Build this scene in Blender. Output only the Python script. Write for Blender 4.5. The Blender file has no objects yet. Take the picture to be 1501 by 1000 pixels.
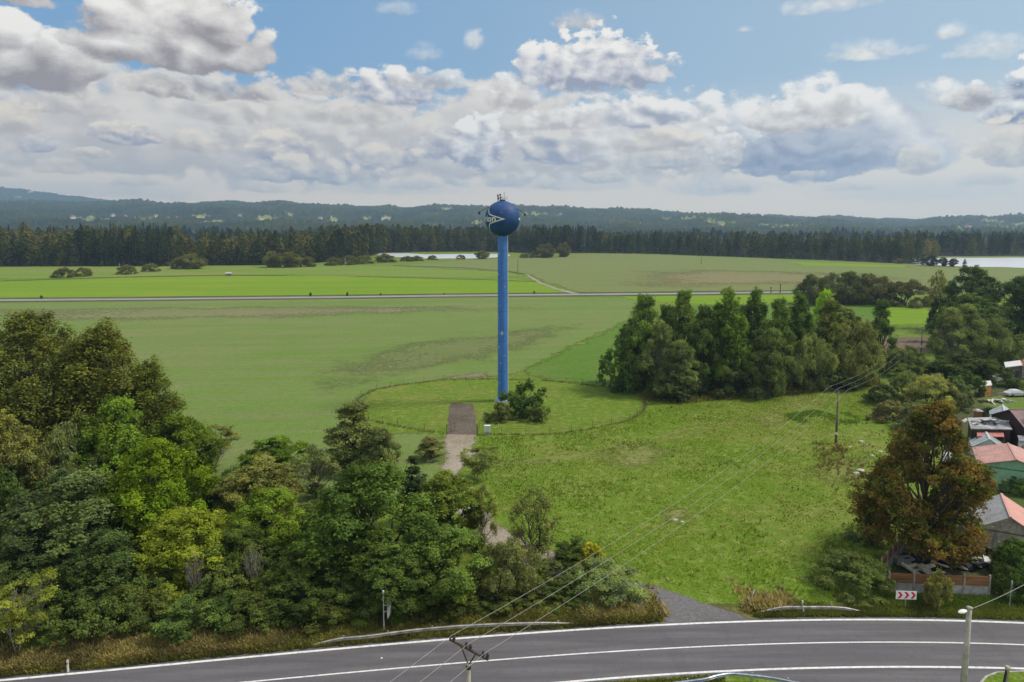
import bpy, bmesh, math, random
import numpy as np
from mathutils import Vector, Matrix
from mathutils.geometry import tessellate_polygon

S = bpy.context.scene
COL = S.collection
R = math.radians
PI = math.pi

# ------------------------------------------------------------------ camera
CAM_H, PITCH, FPX, PPX, PPY = 36.0, R(6.3), 1000.0, 750.5, 437.0   # photograph is 1501 x 1000
cd = bpy.data.cameras.new("camera")
cam = bpy.data.objects.new("camera", cd); COL.objects.link(cam)
cam.location = (0, 0, CAM_H); cam.rotation_euler = (PI/2 - PITCH, 0, 0)
cd.sensor_width = 36.0; cd.lens = 36.0*FPX/1501.0
cd.shift_y = -(500.0 - PPY)/1501.0
cd.clip_start = 0.5; cd.clip_end = 60000
S.camera = cam

def lin(r, g, b):
    f = lambda c: (c/255)/12.92 if c <= 10 else (((c/255)+.055)/1.055)**2.4
    return (f(r), f(g), f(b))

def ray(px, py):
    u, v = (px-PPX)/FPX, -(py-PPY)/FPX
    c, s = math.cos(PITCH), math.sin(PITCH)
    return Vector((u, c + v*s, -s + v*c))
def G(px, py, z=0.0):                       # the point of the plane at height z that is seen at that pixel
    d = ray(px, py); t = (z-CAM_H)/d.z
    return Vector((d.x*t, d.y*t, z))
def PY(px, py, Y):                          # the point seen at that pixel at forward distance Y
    d = ray(px, py); t = Y/d.y
    return Vector((d.x*t, Y, CAM_H + d.z*t))
def proj(X, Y, Z):
    c, s = math.cos(PITCH), math.sin(PITCH)
    dz = Z-CAM_H; D = Y*c - dz*s; V = Y*s + dz*c
    return PPX + FPX*X/D, PPY - FPX*V/D

# ------------------------------------------------------------------ sky and sun
SUN_EL, SUN_AZ = R(52), R(82)               # azimuth clockwise from the view direction: the sun stands to the right, a little ahead
sl = bpy.data.lights.new("sun", 'SUN'); so = bpy.data.objects.new("sun", sl); COL.objects.link(so)
sl.energy = 3.0; sl.angle = R(12); sl.color = (1.0, 0.93, 0.82)
sdir = Vector((math.sin(SUN_AZ)*math.cos(SUN_EL), math.cos(SUN_AZ)*math.cos(SUN_EL), math.sin(SUN_EL)))
so.rotation_euler = sdir.to_track_quat('Z', 'Y').to_euler(); so.location = (200, 100, 400)

S.view_settings.view_transform = 'Standard'; S.view_settings.look = 'None'
S.view_settings.exposure = 0.3; S.view_settings.gamma = 1.0
S.render.engine = 'CYCLES'
S.cycles.use_denoising = True
S.cycles.max_bounces = 5; S.cycles.diffuse_bounces = 2; S.cycles.glossy_bounces = 2
S.cycles.transmission_bounces = 3; S.cycles.transparent_max_bounces = 8; S.cycles.volume_bounces = 0
S.cycles.caustics_reflective = False; S.cycles.caustics_refractive = False
S.cycles.sample_clamp_indirect = 4.0

class NB:
    """small helper that writes node graphs"""
    def __init__(s, tree): s.t = tree; s.n = tree.nodes; s.l = tree.links
    def put(s, sock, v):
        if isinstance(v, bpy.types.NodeSocket): s.l.new(v, sock)
        elif v is not None: sock.default_value = v
    def m(s, op, a, b=None, c=None, clamp=False):
        n = s.n.new('ShaderNodeMath'); n.operation = op; n.use_clamp = clamp
        for i, v in enumerate((a, b, c)):
            if v is not None: s.put(n.inputs[i], v)
        return n.outputs[0]
    def mix(s, f, a, b, blend='MIX'):
        n = s.n.new('ShaderNodeMix'); n.data_type = 'RGBA'; n.blend_type = blend
        f4 = lambda v: (*v, 1) if isinstance(v, tuple) and len(v) == 3 else v
        s.put(n.inputs[0], f); s.put(n.inputs[6], f4(a)); s.put(n.inputs[7], f4(b))
        return n.outputs[2]
    def rng(s, v, a, b, c=0.0, d=1.0, smooth=True):
        n = s.n.new('ShaderNodeMapRange'); n.interpolation_type = 'SMOOTHSTEP' if smooth else 'LINEAR'
        s.put(n.inputs[0], v)
        for i, q in zip((1, 2, 3, 4), (a, b, c, d)): s.put(n.inputs[i], q)
        return n.outputs[0]
    def noise(s, vec, scale, detail=4, rough=.5, out=0, dist=0.0):
        n = s.n.new('ShaderNodeTexNoise'); s.put(n.inputs['Vector'], vec)
        n.inputs['Scale'].default_value = scale; n.inputs['Detail'].default_value = detail
        n.inputs['Roughness'].default_value = rough; n.inputs['Distortion'].default_value = dist
        return n.outputs[out]
    def vmul(s, vec, k, add=(0, 0, 0)):
        n = s.n.new('ShaderNodeVectorMath'); n.operation = 'MULTIPLY_ADD'
        s.put(n.inputs[0], vec); s.put(n.inputs[1], k); s.put(n.inputs[2], add)
        return n.outputs[0]
    def comb(s, x, y, z):
        n = s.n.new('ShaderNodeCombineXYZ')
        for i, v in enumerate((x, y, z)): s.put(n.inputs[i], v)
        return n.outputs[0]
    def sep(s, v):
        n = s.n.new('ShaderNodeSeparateXYZ'); s.put(n.inputs[0], v); return n.outputs
    def node(s, t, **kw):
        n = s.n.new(t)
        for k, v in kw.items(): setattr(n, k, v)
        return n

def AE(px, py):
    d = ray(px, py).normalized()
    return math.atan2(d.x, d.y), math.asin(d.z)

def build_world():
    w = bpy.data.worlds.new("World"); S.world = w; w.use_nodes = True
    t = w.node_tree; t.nodes.clear(); b = NB(t)
    KS = 8.3                                # the Background runs at strength 0.1
    def C(r, g, bl, k=1.0): return tuple(c*KS*k for c in lin(r, g, bl))
    tc = b.node('ShaderNodeTexCoord')
    x, y, z = b.sep(tc.outputs['Generated'])
    a = b.m('ARCTAN2', x, y); e = b.m('ARCSINE', z)
    sky = b.node('ShaderNodeTexSky', sky_type='NISHITA', sun_disc=False)
    sky.sun_elevation = SUN_EL; sky.sun_rotation = SUN_AZ; sky.air_density = 1.0; sky.dust_density = 0.6; sky.ozone_density = 2.0
    # open sky: Nishita, tinted towards the photographed blue, then a milky band near the horizon
    blue = b.mix(0.80, sky.outputs[0], b.mix(b.rng(a, -.55, .75), C(116, 162, 204), C(170, 192, 206)))
    col = b.mix(b.rng(e, .015, .205, 1.0, 0.0), blue, C(244, 224, 196, 1.18))
    # noise shared by all clouds: coarse for the near tall ones, fine for the far rows
    p = b.comb(a, b.m('MULTIPLY', e, 1.45), 0.37)
    sets = []
    for (sw, sp, off, wa) in ((6.0, 10.0, .022, .060), (10.0, 19.0, .013, .036), (18.0, 36.0, .007, .020)):
        wn = b.sep(b.noise(p, sw, 2, .5, out=1))
        wx = b.m('MULTIPLY_ADD', wn[0], wa, b.m('SUBTRACT', a, wa*.5))
        wy = b.m('MULTIPLY_ADD', wn[1], wa*.5, b.m('SUBTRACT', e, wa*.25))
        # billows: rounded heaps with creases between them, finer curls on top
        ps_ = b.comb(b.m('ADD', wx, 0.0), b.m('MULTIPLY', wy, 1.45), 0.37)
        bl = [b.m('ABSOLUTE', b.m('MULTIPLY_ADD', b.noise(q, sp, 2.0, .45), 2.0, -1.0)) for q in (ps_, b.vmul(ps_, (1, 1, 1), (off*.75, off, 0)))]
        fine = b.noise(p, sp*2.6, 6, .60)
        dn = b.m('ADD', b.m('MULTIPLY_ADD', bl[0], 1.7, -.46), b.m('MULTIPLY_ADD', fine, 2.1, -1.05))
        rel = b.m('MULTIPLY_ADD', b.m('SUBTRACT', bl[0], bl[1]), 1.25, b.m('MULTIPLY_ADD', fine, 1.3, -.65))
        if sp > 30: dn = b.m('MULTIPLY', dn, .7); rel = b.m('MULTIPLY', rel, .7)
        sets.append((wx, wy, dn, rel))
    W1, W2, CR = C(247, 243, 236), C(230, 223, 213), C(242, 230, 210)     # sunlit tops
    GP, GB, GM, GD = C(152, 143, 144), C(152, 155, 174), C(184, 177, 173), C(120, 129, 158)   # shaded bases
    G2 = C(194, 188, 184)
    clouds = [  # x0, x1, ytop, ybase, top, base, noise set, opacity, softness
        # far hazy rows near the horizon
        (-80, 330, 258, 290, CR, C(196,194,192), 2, .45, .9), (120, 320, 268, 296, CR, C(206,202,196), 2, .5, .7), (420, 720, 256, 288, CR, C(186,190,198), 2, .5, .9), (700, 960, 250, 282, CR, C(190,194,198), 2, .45, .9),
        (960, 1140, 250, 290, CR, C(176,186,200), 2, .6, .7), (1150, 1560, 256, 298, CR, C(198,196,192), 2, .4, 1.),
        # the broad bank, thin and grey behind, heaped in rows in front
        (-190, 600, 80, 278, W2, G2, 0, .96, .5), (240, 760, 88, 276, W2, G2, 1, .96, .5), (520, 1000, 90, 276, W2, G2, 0, .95, .5), (700, 1190, 118, 272, W1, G2, 1, .93, .5), (1010, 1450, 98, 262, W1, C(158,166,184), 0, .97, .4),
        (1030, 1340, 172, 268, C(186,190,200), GD, 1, .92, .5),
        (-40, 210, 118, 172, W2, GM, 1, .75, .5), (150, 420, 98, 150, W2, GP, 1, .8, .5), (380, 560, 100, 140, W2, GM, 1, .7, .6), (488, 660, 92, 160, W1, GB, 1, .92, .45), (560, 700, 96, 134, W1, GM, 1, .7, .5), (690, 800, 98, 166, W1, GM, 1, .85, .5),
        (-70, 80, 132, 200, CR, GM, 1, .85, .45), (230, 420, 138, 182, W2, GM, 1, .7, .6), (420, 600, 140, 186, W2, GM, 1, .65, .6), (120, 250, 172, 214, CR, GB, 2, .9, .45), (20, 90, 190, 224, W2, GB, 2, .85, .5), (230, 350, 186, 226, CR, GM, 1, .8, .5),
        (740, 900, 150, 196, W1, GM, 1, .75, .5), (860, 1030, 136, 190, W1, GB, 1, .85, .5), (350, 474, 174, 246, CR, GB, 1, .92, .45), (575, 690, 168, 240, W2, GB, 1, .92, .5), (655, 748, 152, 252, W1, GB, 1, .97, .35),
        (745, 890, 178, 246, W2, GB, 1, .92, .45), (100, 172, 214, 236, CR, GM, 2, .8, .5), (480, 640, 206, 252, CR, GB, 1, .8, .5), (300, 600, 226, 272, CR, GB, 1, .9, .5), (890, 1050, 184, 226, CR, GM, 1, .8, .5), (930, 1040, 212, 250, CR, GB, 2, .7, .5),
        (1030, 1098, 184, 248, W1, GM, 2, .92, .35), (850, 918, 248, 270, CR, GM, 2, .75, .5), (40, 130, 226, 258, CR, GM, 2, .65, .6), (1306, 1386, 204, 258, CR, GM, 2, .88, .4), (1140, 1230, 248, 266, CR, GB, 2, .7, .6),
        (-60, 40, 236, 262, CR, GM, 2, .6, .7), (150, 250, 252, 276, CR, GM, 2, .55, .7), (330, 430, 262, 284, CR, GB, 2, .5, .8), (560, 660, 256, 280, CR, GB, 2, .55, .8), (690, 790, 250, 276, CR, GB, 2, .6, .7), (780, 830, 262, 280, CR, GM, 2, .6, .6), (1050, 1110, 262, 284, CR, GM, 2, .6, .7), (1200, 1300, 262, 282, CR, GM, 2, .5, .8), (1390, 1500, 250, 274, CR, GM, 2, .6, .8),
        # the near, tall clouds
        (-90, 162, 4, 140, W1, GP, 0, 1., .30), (84, 426, -40, 106, W1, GP, 0, 1., .26), (740, 1008, 34, 142, W1, GB, 1, 1., .30), (800, 892, 8, 46, W2, GM, 2, .6, .9),
        (1080, 1290, 128, 194, W1, GM, 1, .97, .35), (1372, 1470, 110, 166, W1, GP, 1, .92, .4), (1435, 1600, 72, 198, W1, GD, 1, 1., .3), (1405, 1560, 170, 246, CR, GM, 1, .95, .4),
        # fair-weather wisps
        (1190, 1350, 50, 92, W1, W2, 2, .75, 1.3), (1365, 1435, 28, 56, W1, W2, 2, .75, 1.3), (1370, 1540, 40, 86, W1, W2, 2, .75, 1.3), (1130, 1300, -14, 20, W1, W2, 2, .65, 1.3), (1075, 1110, 34, 50, W1, W2, 2, .5, 1.3), (1300, 1365, 62, 80, W1, W2, 2, .5, 1.4), (1230, 1290, 76, 92, W1, W2, 2, .5, 1.4), (1440, 1500, 60, 92, W1, W2, 2, .5, 1.4),
        (590, 658, 56, 92, W1, W2, 2, .45, 1.4), (674, 712, 36, 74, W1, W2, 2, .75, 1.2), (546, 622, -4, 24, W1, W2, 2, .45, 1.4), (-30, 95, -16, 12, W2, GP, 1, .9, .6),
    ]
    for (x0, x1, yt, yb, top, base, k, op, soft) in clouds:
        wx, wy, dn, rel = sets[k]
        a0, _ = AE(x0, yb); a1, _ = AE(x1, yb); xm = (x0+x1)/2
        _, e1 = AE(xm, yt); _, e0 = AE(xm, yb)
        ec = e0 + .30*(e1-e0)                # a cloud is flat below and domed above
        s_ = b.m('MULTIPLY_ADD', wx, 2/(a1-a0), -(a0+a1)/(a1-a0))
        h = e1-ec
        t_ = b.m('MULTIPLY_ADD', wy, 1/h, -ec/h)
        tt = b.m('MAXIMUM', t_, b.m('MULTIPLY', t_, -2.3))
        rr = b.m('MULTIPLY_ADD', s_, s_, b.m('MULTIPLY', tt, tt))
        d = b.m('SUBTRACT', b.m('MULTIPLY_ADD', dn, .75, 1.0), rr)
        al = b.rng(d, 0.0, soft*.85 if soft < .7 else soft, 0.0, op)
        li = b.m('MULTIPLY_ADD', t_, .85, b.m('MULTIPLY_ADD', rel, 1.2, .34), clamp=True)
        col = b.mix(al, col, b.mix(li, base, top))
    # broken cloud overhead and behind, unseen, added and brightened for ambient light
    q = b.noise(tc.outputs['Generated'], 3.2, 4, .55)
    up = b.rng(e, .34, .55)
    back = b.rng(y, .35, .0)
    mk = b.m('MULTIPLY', b.m('MAXIMUM', up, back), b.rng(q, .38, .58, .15, .9))
    mk = b.m('MULTIPLY', mk, b.rng(e, -.02, .03))
    col = b.mix(mk, col, C(236, 234, 230, 1.25))
    col = b.mix(b.rng(e, -.02, -.004, 1.0, 0.0), col, C(120, 124, 110))
    bg = b.node('ShaderNodeBackground'); b.put(bg.inputs[0], col); bg.inputs[1].default_value = 0.1
    out = b.node('ShaderNodeOutputWorld'); t.links.new(bg.outputs[0], out.inputs[0])
    w.cycles.sampling_method = 'MANUAL'; w.cycles.sample_map_resolution = 512
build_world()

# ------------------------------------------------------------------ mesh helpers
def qmesh(name, V, F, attrs=None, smooth=False):
    V = np.asarray(V, np.float32).reshape(-1, 3); F = np.asarray(F, np.int32)
    me = bpy.data.meshes.new(name); k = F.shape[1]
    me.vertices.add(len(V)); me.vertices.foreach_set('co', V.ravel())
    me.loops.add(F.size); me.loops.foreach_set('vertex_index', F.ravel())
    me.polygons.add(len(F)); me.polygons.foreach_set('loop_start', np.arange(0, F.size, k, dtype=np.int32))
    if attrs:
        for an, av in attrs.items():
            at = me.attributes.new(an, 'FLOAT', 'POINT'); at.data.foreach_set('value', np.asarray(av, np.float32))
    me.update(calc_edges=True); me.validate(verbose=False)
    if smooth: me.shade_smooth()
    return me

class MB:
    """collects shapes and becomes one mesh"""
    def __init__(s): s.v = []; s.f = []
    def add(s, vs, fs):
        o = len(s.v); s.v += [tuple(v) for v in vs]; s.f += [tuple(i+o for i in f) for f in fs]; return s
    def box(s, c, d, rz=0.0, M=None):
        x, y, z = d[0]/2, d[1]/2, d[2]/2
        vs = [Vector((i*x, j*y, k*z)) for k in (-1, 1) for j in (-1, 1) for i in (-1, 1)]
        rot = M if M is not None else Matrix.Rotation(rz, 3, 'Z')
        return s.add([rot @ v + Vector(c) for v in vs], [(0,2,3,1), (4,5,7,6), (0,1,5,4), (2,6,7,3), (0,4,6,2), (1,3,7,5)])
    def beam(s, p, q, w, h=None):
        p, q = Vector(p), Vector(q); h = h or w; d = (q-p); L = d.length
        x = d.normalized(); up = Vector((0, 0, 1)) if abs(x.z) < .95 else Vector((0, 1, 0))
        y = up.cross(x).normalized(); z = x.cross(y)
        M = Matrix((x, y, z)).transposed()
        return s.box((p+q)/2, (L, w, h), M=M)
    def tube(s, pts, rs, n=8, cap=True):
        pts = [Vector(p) for p in pts]
        if not hasattr(rs, '__len__'): rs = [rs]*len(pts)
        vs = []; fs = []
        for i, p in enumerate(pts):
            d = (pts[min(i+1, len(pts)-1)]-pts[max(i-1, 0)]).normalized()
            u = d.orthogonal().normalized() if abs(d.z) < .9 else Vector((1, 0, 0)); v = d.cross(u).normalized(); u = v.cross(d)
            for k in range(n):
                a = 2*PI*k/n; vs.append(p + u*rs[i]*math.cos(a) + v*rs[i]*math.sin(a))
        for i in range(len(pts)-1):
            for k in range(n):
                a, b2 = i*n+k, i*n+(k+1) % n; fs.append((a, b2, b2+n, a+n))
        if cap: fs.append(tuple(range(n-1, -1, -1))); fs.append(tuple((len(pts)-1)*n+k for k in range(n)))
        return s.add(vs, fs)
    def lathe(s, prof, n=24, c=(0, 0, 0)):
        vs = [Vector((r*math.cos(2*PI*k/n), r*math.sin(2*PI*k/n), z)) + Vector(c) for (r, z) in prof for k in range(n)]
        fs = [(i*n+k, i*n+(k+1) % n, (i+1)*n+(k+1) % n, (i+1)*n+k) for i in range(len(prof)-1) for k in range(n)]
        return s.add(vs, fs)
    def prism(s, poly, z0, z1):               # vertical prism over a ground outline
        n = len(poly); a = sum(poly[i][0]*poly[(i+1) % n][1]-poly[(i+1) % n][0]*poly[i][1] for i in range(n))
        if a < 0: poly = poly[::-1]
        vs = [(p[0], p[1], z0) for p in poly] + [(p[0], p[1], z1) for p in poly]
        return s.add(vs, [tuple(range(n-1, -1, -1)), tuple(range(n, 2*n))] + [(i, (i+1) % n, n+(i+1) % n, n+i) for i in range(n)])
    def mesh(s, name, bevel=0.0, smooth=False):
        me = bpy.data.meshes.new(name); me.from_pydata(s.v, [], s.f); me.update()
        if bevel:
            bm = bmesh.new(); bm.from_mesh(me)
            bmesh.ops.bevel(bm, geom=[e for e in bm.edges if len(e.link_faces) == 2 and e.calc_face_angle(0) > .5], offset=bevel, segments=2, affect='EDGES')
            bm.to_mesh(me); bm.free()
        if smooth: me.shade_smooth()
        return me

def obj(name, me, mat=None, parent=None, loc=None):
    o = bpy.data.objects.new(name, me); COL.objects.link(o)
    if mat is not None and not me.materials: me.materials.append(mat)
    if parent is not None: o.parent = parent
    if loc is not None: o.location = loc
    return o
def tag(o, label, cat, group=None):
    o['label'] = label; o['category'] = cat
    if group: o['group'] = group
    return o
def thing(name, label, cat, loc=(0, 0, 0), rz=0.0, group=None):
    o = bpy.data.objects.new(name, None); COL.objects.link(o); o.empty_display_size = .3
    o.location = loc; o.rotation_euler = (0, 0, rz)
    return tag(o, label, cat, group)
def struct(name, me, mat, kind='structure'):
    o = obj(name, me, mat); o['kind'] = kind; return o
def dup(root, loc, rz=0.0, label=None, group=None, scale=None):
    r = root.copy(); COL.objects.link(r); r.location = loc; r.rotation_euler = (0, 0, rz)
    if scale: r.scale = scale
    if label: r['label'] = label
    if group: r['group'] = group
    for ch in list(root.children):
        c = ch.copy(); COL.objects.link(c); c.parent = r
        for g in ch.children:
            d = g.copy(); COL.objects.link(d); d.parent = c
    return r

# ------------------------------------------------------------------ materials
def newmat(name):
    m = bpy.data.materials.new(name); m.use_nodes = True; m.node_tree.nodes.clear()
    return m, NB(m.node_tree)
def finish(b, shader):
    o = b.node('ShaderNodeOutputMaterial'); b.l.new(shader, o.inputs[0])
def bsdf(b, col, rough=.8, metal=0.0, normal=None, spec=.3):
    n = b.node('ShaderNodeBsdfPrincipled')
    b.put(n.inputs['Base Color'], (*col, 1) if isinstance(col, tuple) else col); b.put(n.inputs['Roughness'], rough)
    b.put(n.inputs['Metallic'], metal); n.inputs['Specular IOR Level'].default_value = spec
    if normal is not None: b.l.new(normal, n.inputs['Normal'])
    return n.outputs[0]
def bump(b, h, strength=.4, dist=.05):
    n = b.node('ShaderNodeBump'); n.inputs['Strength'].default_value = strength; n.inputs['Distance'].default_value = dist
    b.put(n.inputs['Height'], h); return n.outputs[0]
def objco(b): return b.node('ShaderNodeTexCoord').outputs['Object']
def pos(b): return b.node('ShaderNodeNewGeometry').outputs['Position']
_mats = {}
def plain(name, col, rough=.7, metal=0.0, var=.25, scale=3.0, bmp=.15, col2=None, stretch=(1, 1, 1)):
    """a weathered plain surface: two scales of wear over one colour"""
    if name in _mats: return _mats[name]
    m, b = newmat(name); co = b.vmul(objco(b), stretch)
    n1 = b.noise(co, scale, 5, .6); n2 = b.noise(co, scale*9, 3, .6)
    dark = col2 or tuple(c*(1-var*1.4) for c in col); lite = tuple(min(1, c*(1+var*.5)) for c in col)
    c = b.mix(b.rng(n1, .32, .68), dark, lite)
    c = b.mix(b.m('MULTIPLY', b.rng(n2, .5, .75), .35), c, dark)
    finish(b, bsdf(b, c, b.rng(n2, .3, .7, max(.05, rough-.12), min(1, rough+.12)), metal, bump(b, n2, bmp, .02)))
    _mats[name] = m; return m
def corrugated(name, col, rough=.55, pitch=.18, axis=0, var=.2, rows=.0, dirt=(.12, .09, .07)):
    """profiled sheet: ridges run down the slope"""
    if name in _mats: return _mats[name]
    m, b = newmat(name); co = objco(b); s = b.sep(co)
    wv = b.m('SINE', b.m('MULTIPLY', s[axis], 2*PI/pitch))
    n1 = b.noise(co, .9, 5, .6); n2 = b.noise(b.vmul(co, (4, 1, 1)), 2.5, 4, .6)
    c = b.mix(b.rng(n1, .3, .7), tuple(x*(1-var) for x in col), tuple(min(1, x*(1+var*.6)) for x in col))
    c = b.mix(b.m('MULTIPLY', b.rng(n2, .52, .72), .5), c, dirt)
    h = b.m('MULTIPLY', wv, .5)
    if rows: h = b.m('ADD', h, b.m('MULTIPLY', b.m('FRACT', b.m('MULTIPLY', s[1-axis], 1/rows)), .8))
    finish(b, bsdf(b, c, rough, 0, bump(b, h, .9, .04)))
    _mats[name] = m; return m

def leaf_mat(name, trans=.3, hue=False, second=None):
    m, b = newmat(name)
    at = b.node('ShaderNodeAttribute', attribute_name='tint').outputs['Fac']
    if hue:
        hv = b.node('ShaderNodeAttribute', attribute_name='hue').outputs['Fac']
        r = b.node('ShaderNodeValToRGB'); b.put(r.inputs[0], hv); el = r.color_ramp.elements
        stops = [(0, (.014, .024, .012)), (.3, (.026, .040, .016)), (.55, (.055, .070, .021)), (.8, (.105, .110, .030)), (1, (.15, .14, .05))]
        el[0].position, el[0].color = 0, (*stops[0][1], 1); el[1].position, el[1].color = 1, (*stops[-1][1], 1)
        for p_, c_ in stops[1:-1]:
            k = el.new(p_); k.color = (*c_, 1)
        base = r.outputs[0]
    else:
        base = b.node('ShaderNodeObjectInfo').outputs['Color']
    if not hue and name != 'grass_blade':    # whole boughs differ in tone: some yellower, some bluer
        n = b.noise(objco(b), .42, 3, .6); n2 = b.noise(objco(b), .9, 2, .5)
        if second: base = b.mix(b.rng(n, .46, .58), base, second)
        base = b.mix(b.rng(n2, .40, .62), b.mix(1.0, base, (.95, .99, .98), 'MULTIPLY'), b.mix(1.0, base, (1.17, 1.11, .82), 'MULTIPLY'))
    c = b.mix(b.rng(at, -.5, .5, 0, 1, False), b.mix(1.0, base, (.50, .50, .55), 'MULTIPLY'), b.mix(1.0, base, (1.62, 1.52, 1.25), 'MULTIPLY'))
    d = b.node('ShaderNodeBsdfDiffuse'); b.put(d.inputs[0], c)
    t = b.node('ShaderNodeBsdfTranslucent'); b.put(t.inputs[0], b.mix(1.0, c, (1.25, 1.2, .6), 'MULTIPLY'))
    mx = b.node('ShaderNodeMixShader'); mx.inputs[0].default_value = trans
    b.l.new(d.outputs[0], mx.inputs[1]); b.l.new(t.outputs[0], mx.inputs[2]); finish(b, mx.outputs[0])
    return m
LEAF = leaf_mat('leaf'); AUTUMN = leaf_mat('autumn_leaf', .3, False, (.105, .125, .028)); FLEAF = leaf_mat('forest_leaf', .2, True); GRASSM = leaf_mat('grass_blade', .35)
BARK = plain('bark', (.075, .062, .048), .95, var=.45, scale=4, bmp=.8, stretch=(1, 1, .25))
PALEBARK = plain('pale_bark', (.30, .28, .25), .9, var=.5, scale=3, bmp=.5, stretch=(1, 1, .5))

def ground_mat(name, c1, c2, c3, sc=(.02, .12, .9), patch=(.42, .6), streak=None, streak_rot=0.0, sp=.35, fine=.45, soft=False, bmp=.6, tracks=None):
    """soil or sward: c1 with broad patches of c2 and a scatter of c3, optional drill rows, optional ragged rim"""
    m, b = newmat(name); p = pos(b)
    n0 = b.noise(p, sc[0], 5, .6); n1 = b.noise(p, sc[1], 5, .6); n2 = b.noise(p, sc[2], 4, .65); n3 = b.noise(p, sc[2]*5, 3, .7)
    c = b.mix(b.rng(b.m('MULTIPLY_ADD', n1, .45, b.m('MULTIPLY', n0, .6)), patch[0]*1.05, patch[1]*1.05), c1, c2)
    c = b.mix(b.m('MULTIPLY', b.rng(n2, .50, .70), sp), c, c3)
    if streak:
        rot = b.node('ShaderNodeVectorRotate', rotation_type='Z_AXIS'); b.put(rot.inputs['Vector'], p); rot.inputs['Angle'].default_value = streak_rot
        q = b.vmul(rot.outputs[0], (.018, .42, 1)); n4 = b.noise(q, 1.0, 5, .65, dist=.4)
        q0 = b.vmul(rot.outputs[0], (.0035, .055, 1)); n6 = b.noise(q0, 1.0, 5, .6, dist=.8)
        c = b.mix(b.m('MULTIPLY', b.rng(n6, .46, .60), .6), c, c3)
        q2 = b.vmul(rot.outputs[0], (.06, 1.6, 1)); n5 = b.noise(q2, 1.0, 3, .6)
        c = b.mix(b.m('MULTIPLY', b.rng(n4, .42, .66), .75), c, streak)
        c = b.mix(b.m('MULTIPLY', b.rng(n5, .45, .7), .35), c, c2)
    f = b.rng(n3, .28, .72, 1-fine, 1+fine*.7, False)
    f2 = b.rng(n2, .3, .7, 1-fine*.4, 1+fine*.4, False)
    c = b.mix(1.0, c, b.comb(*(b.m('MULTIPLY', f, f2),)*3), 'MULTIPLY')
    sh = bsdf(b, c, .95, 0, bump(b, b.m('ADD', n3, n2), bmp, .25), .1)
    if soft:
        ed = b.node('ShaderNodeAttribute', attribute_name='edge').outputs['Fac']
        k = b.rng(b.m('ADD', ed, b.m('MULTIPLY_ADD', n2, 1.1, b.m('MULTIPLY_ADD', n1, 1.0, -1.05))), .25, .75)
        tr = b.node('ShaderNodeBsdfTransparent'); mx = b.node('ShaderNodeMixShader')
        b.put(mx.inputs[0], k); b.l.new(tr.outputs[0], mx.inputs[1]); b.l.new(sh, mx.inputs[2]); sh = mx.outputs[0]
    finish(b, sh); return m

# ------------------------------------------------------------------ ground sheets
rs = np.random.default_rng(11)
def resample(pts, step):
    out = []
    for i in range(len(pts)):
        a, c = Vector(pts[i]), Vector(pts[(i+1) % len(pts)]); n = max(1, int((c-a).length/step))
        out += [a + (c-a)*(k/n) for k in range(n)]
    return out
def sheet(name, pts, z, mat, step=2.0, jit=.35, ring=0.0, kind='structure', world=False, radial=False):
    """flat sheet over an outline (picture points are carried to the ground); ring: width of the ragged rim"""
    P2 = [Vector((p[0], p[1])) if world else G(*p).to_2d() for p in pts]
    P2 = resample(P2, step); n = len(P2)
    ar = sum(P2[i].x*P2[(i+1) % n].y - P2[(i+1) % n].x*P2[i].y for i in range(n))
    if ar < 0: P2 = P2[::-1]
    P2 = [p + Vector(rs.normal(0, jit, 2)) for p in P2]
    if radial:                               # patch: the rim closes in on its middle
        cen = sum(P2, Vector((0, 0)))/n; inner = [cen+(p-cen)*.06 for p in P2]; outer = P2; ring = 1
    elif ring:
        nr = []
        for i in range(n):
            d = P2[(i+2) % n]-P2[i-2]; nn = Vector((-d.y, d.x)); nn = nn.normalized() if nn.length else Vector((0, 0)); nr.append(nn)
        inner = [P2[i] + nr[i]*ring*.5 for i in range(n)]; outer = [P2[i] - nr[i]*ring*.5 for i in range(n)]
    else: inner = P2; outer = None
    tri = tessellate_polygon([[Vector((p.x, p.y, 0)) for p in inner]])
    V = [(p.x, p.y, z) for p in inner]; F = []
    for t in tri:
        a, c, d = (inner[i] for i in t)
        F.append(tuple(t) if (c-a).cross(d-a) > 0 else (t[0], t[2], t[1]))
    edge = [1.0]*n
    if ring:
        V += [(p.x, p.y, z) for p in outer]; edge += [0.0]*n
        F += [(i, n+i, n+(i+1) % n, (i+1) % n) for i in range(n)]
    me = bpy.data.meshes.new(name); me.from_pydata(V, [], F)
    at = me.attributes.new('edge', 'FLOAT', 'POINT'); at.data.foreach_set('value', edge); me.update()
    return struct(name, me, mat, kind)

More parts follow.
